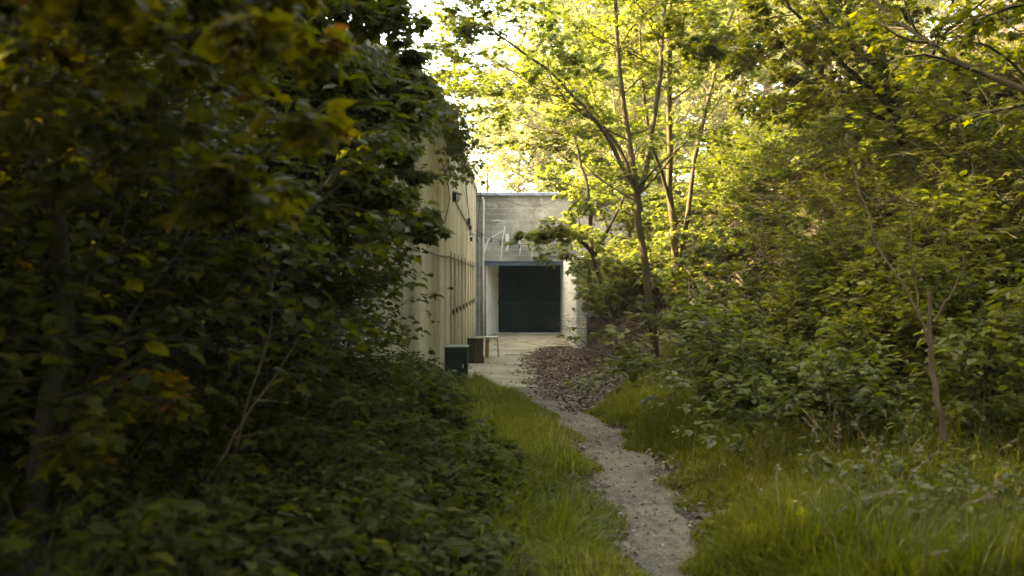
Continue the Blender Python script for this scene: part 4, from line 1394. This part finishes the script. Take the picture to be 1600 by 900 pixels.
# ------------------------------------------------------------------ leaf litter, stones, petals
def litter(name, x, y, size, g, label, mat='dry', lift=0.0, flat=0.5):
    n = len(x)
    P = np.stack([x, y, H(x, y) + 0.012 + lift * g.random(n)], -1)
    a = g.uniform(0, 2 * np.pi, n)
    D = np.stack([np.cos(a), np.sin(a), g.normal(0, 0.25, n)], -1)
    N = unit(np.stack([g.normal(0, flat, n), g.normal(0, flat, n), np.ones(n)], -1))
    return tag(leaves(P, D, N, size * g.uniform(.5, 1.3, n), OVATE, name, M[mat], None, None, g), label, name.replace('_', ' '), None, 'stuff')


g = np.random.default_rng(140)
n = 19000
y = g.uniform(12.0, 23.5, n)
x = np.interp(y, [12, 13.5, 15.4, 18, 21, 23.5], [0.85, 0.62, 0.42, 0.42, 0.50, 1.0]) + 0.08 * np.sin(4 * y) + g.exponential(0.85, n) + g.normal(0, 0.16, n)
k = (x < 4) & ~((y > 22.4) & (x > 1.40) & (x < 1.75))
x, y = x[k], y[k]
litter('leaf_litter', x, y, 0.058, g, 'drift of dry brown leaves between the gravel and the right bank', lift=0.035)
n = 9000
y = g.uniform(4.2, 14, n)
x = np.where(g.random(n) < 0.65, pleft(y) - g.exponential(0.9, n), pright(y) + g.exponential(0.8, n))
litter('leaf_litter', x, y, 0.06, g, 'scattered dead leaves under the plants along the path', lift=0.02)
n = 1100
y = g.uniform(4.6, 14, n)
x = g.beta(0.6, 0.6, n) * (pright(y) - pleft(y)) + pleft(y)
litter('leaf_litter', x, y, 0.032, g, 'few small dead leaves and chips on the trodden path', lift=0.012)
n = 1500
y = g.uniform(14.5, 29.5, n)
x = g.uniform(-1.0, 1.4, n) ** 1.0
k = g.random(n) < 0.25 + 0.75 * np.clip(np.abs(x) - 0.2, 0, 1)
litter('leaf_litter', x[k], y[k], 0.045, g, 'few dry leaves blown across the gravel before the green door', lift=0.012)
# stones
n = 2600
y = 4.4 + 10.5 * g.random(n) ** 1.3
x = pleft(y) - 0.12 + g.random(n) * (pright(y) - pleft(y) + 0.2)
s = g.uniform(0.003, 0.008, n) * (1 + 1.6 * (g.random(n) < 0.05))
oc = np.array([(1, 0, 0), (0, 1, 0), (-1, 0, 0), (0, -1, 0), (0.1, 0.1, 0.55), (0, 0, -0.5), (0.7, 0.7, 0.1), (-0.7, 0.6, 0.15)], float)
of = np.array([(0, 6, 4), (6, 1, 4), (1, 7, 4), (7, 2, 4), (2, 3, 4), (3, 0, 4)])
rot = g.uniform(0, 6.28, n)
V = oc[None] * (g.uniform(0.6, 1.3, (n, 8, 3))) * s[:, None, None]
c_, s_ = np.cos(rot)[:, None], np.sin(rot)[:, None]
V = np.stack([V[..., 0] * c_ - V[..., 1] * s_, V[..., 0] * s_ + V[..., 1] * c_, V[..., 2]], -1) + np.stack([x, y, H(x, y) + 0.014], -1)[:, None, :]
tag(np_mesh('gravel', V.reshape(-1, 3), ((np.arange(n) * 8)[:, None, None] + of[None]).reshape(-1, 3), M['stone']), 'loose pale stones on the trodden path', 'gravel', None, 'stuff')
# dry seed heads standing in the tall grass
n = 170
y = 4.4 + 10 * g.random(n) ** 1.2
x = pright(y) + 0.25 + g.uniform(0, 2.6, n)
k = ~((y > 12) & (x < 1.6 + (y - 12) * 0.5))
x, y = x[k], y[k]
n = len(x)
C = chain(np.stack([x, y, H(x, y)], -1), np.concatenate([g.normal(0, .3, (n, 2)), np.ones((n, 1))], 1), g.uniform(.35, .75, n), 7, g, 0.12, -0.10)
o = tubes([(C, 0.0016 * np.ones((n, 7)), 3)], 'dry_grass_stalks', M['straw'])
tag(o, 'dry seeding grass stalks among the green grass right of the path', 'grass stalks', None, 'stuff')
P, D, N = leaf_sites(C, 16, g, 0.78, 0.004, droop=0.0, tilt=0.8)
leaves(P, D, N, g.uniform(.010, .022, len(P)), RHOMB, 'seed_head', M['straw_leaf'], o, None, g)
# small white flowers in the grass
n = 70
y = g.uniform(5.2, 10, n)
x = pright(y) + 0.3 + g.uniform(0, 1.7, n)
z = H(x, y) + g.uniform(0.15, 0.38, n)
Pf = np.repeat(np.stack([x, y, z], -1), 4, 0) + g.normal(0, 0.012, (n * 4, 3))
Df = unit(g.normal(0, 1, (n * 4, 3)))
tag(leaves(Pf, Df, unit(g.normal(0, .5, (n * 4, 3)) + np.array([0, 0, 1])), g.uniform(.007, .015, n * 4), RHOMB, 'wildflowers', M['flower'], None, None, g),
    'tiny white flower heads dotted through the right-hand grass', 'wildflowers', None, 'stuff')

for k, u in zip(SH, used):
    if not u: print('unused proto')
print('tris', sum(len(o.data.polygons) for o in sc.objects if o.type == 'MESH'))

# ------------------------------------------------------------------ thin haze added to give the background a soft glow
hz = MB().box(-620, 620, -310, 920, -3, 40).build('haze', None)
hm = bpy.data.materials.new('haze')
hm.use_nodes = True
hm.node_tree.nodes.clear()
ho = hm.node_tree.nodes.new('ShaderNodeOutputMaterial')
hv = hm.node_tree.nodes.new('ShaderNodeVolumePrincipled')
hv.inputs['Color'].default_value = (0.9, 0.9, 0.85, 1)
hv.inputs['Density'].default_value = 0.0008
hv.inputs['Anisotropy'].default_value = 0.2
hm.node_tree.links.new(hv.outputs[0], ho.inputs['Volume'])
hz.data.materials.append(hm)
hz['kind'] = 'stuff'
hz['label'] = 'thin pale haze added for a soft glow between the trees'
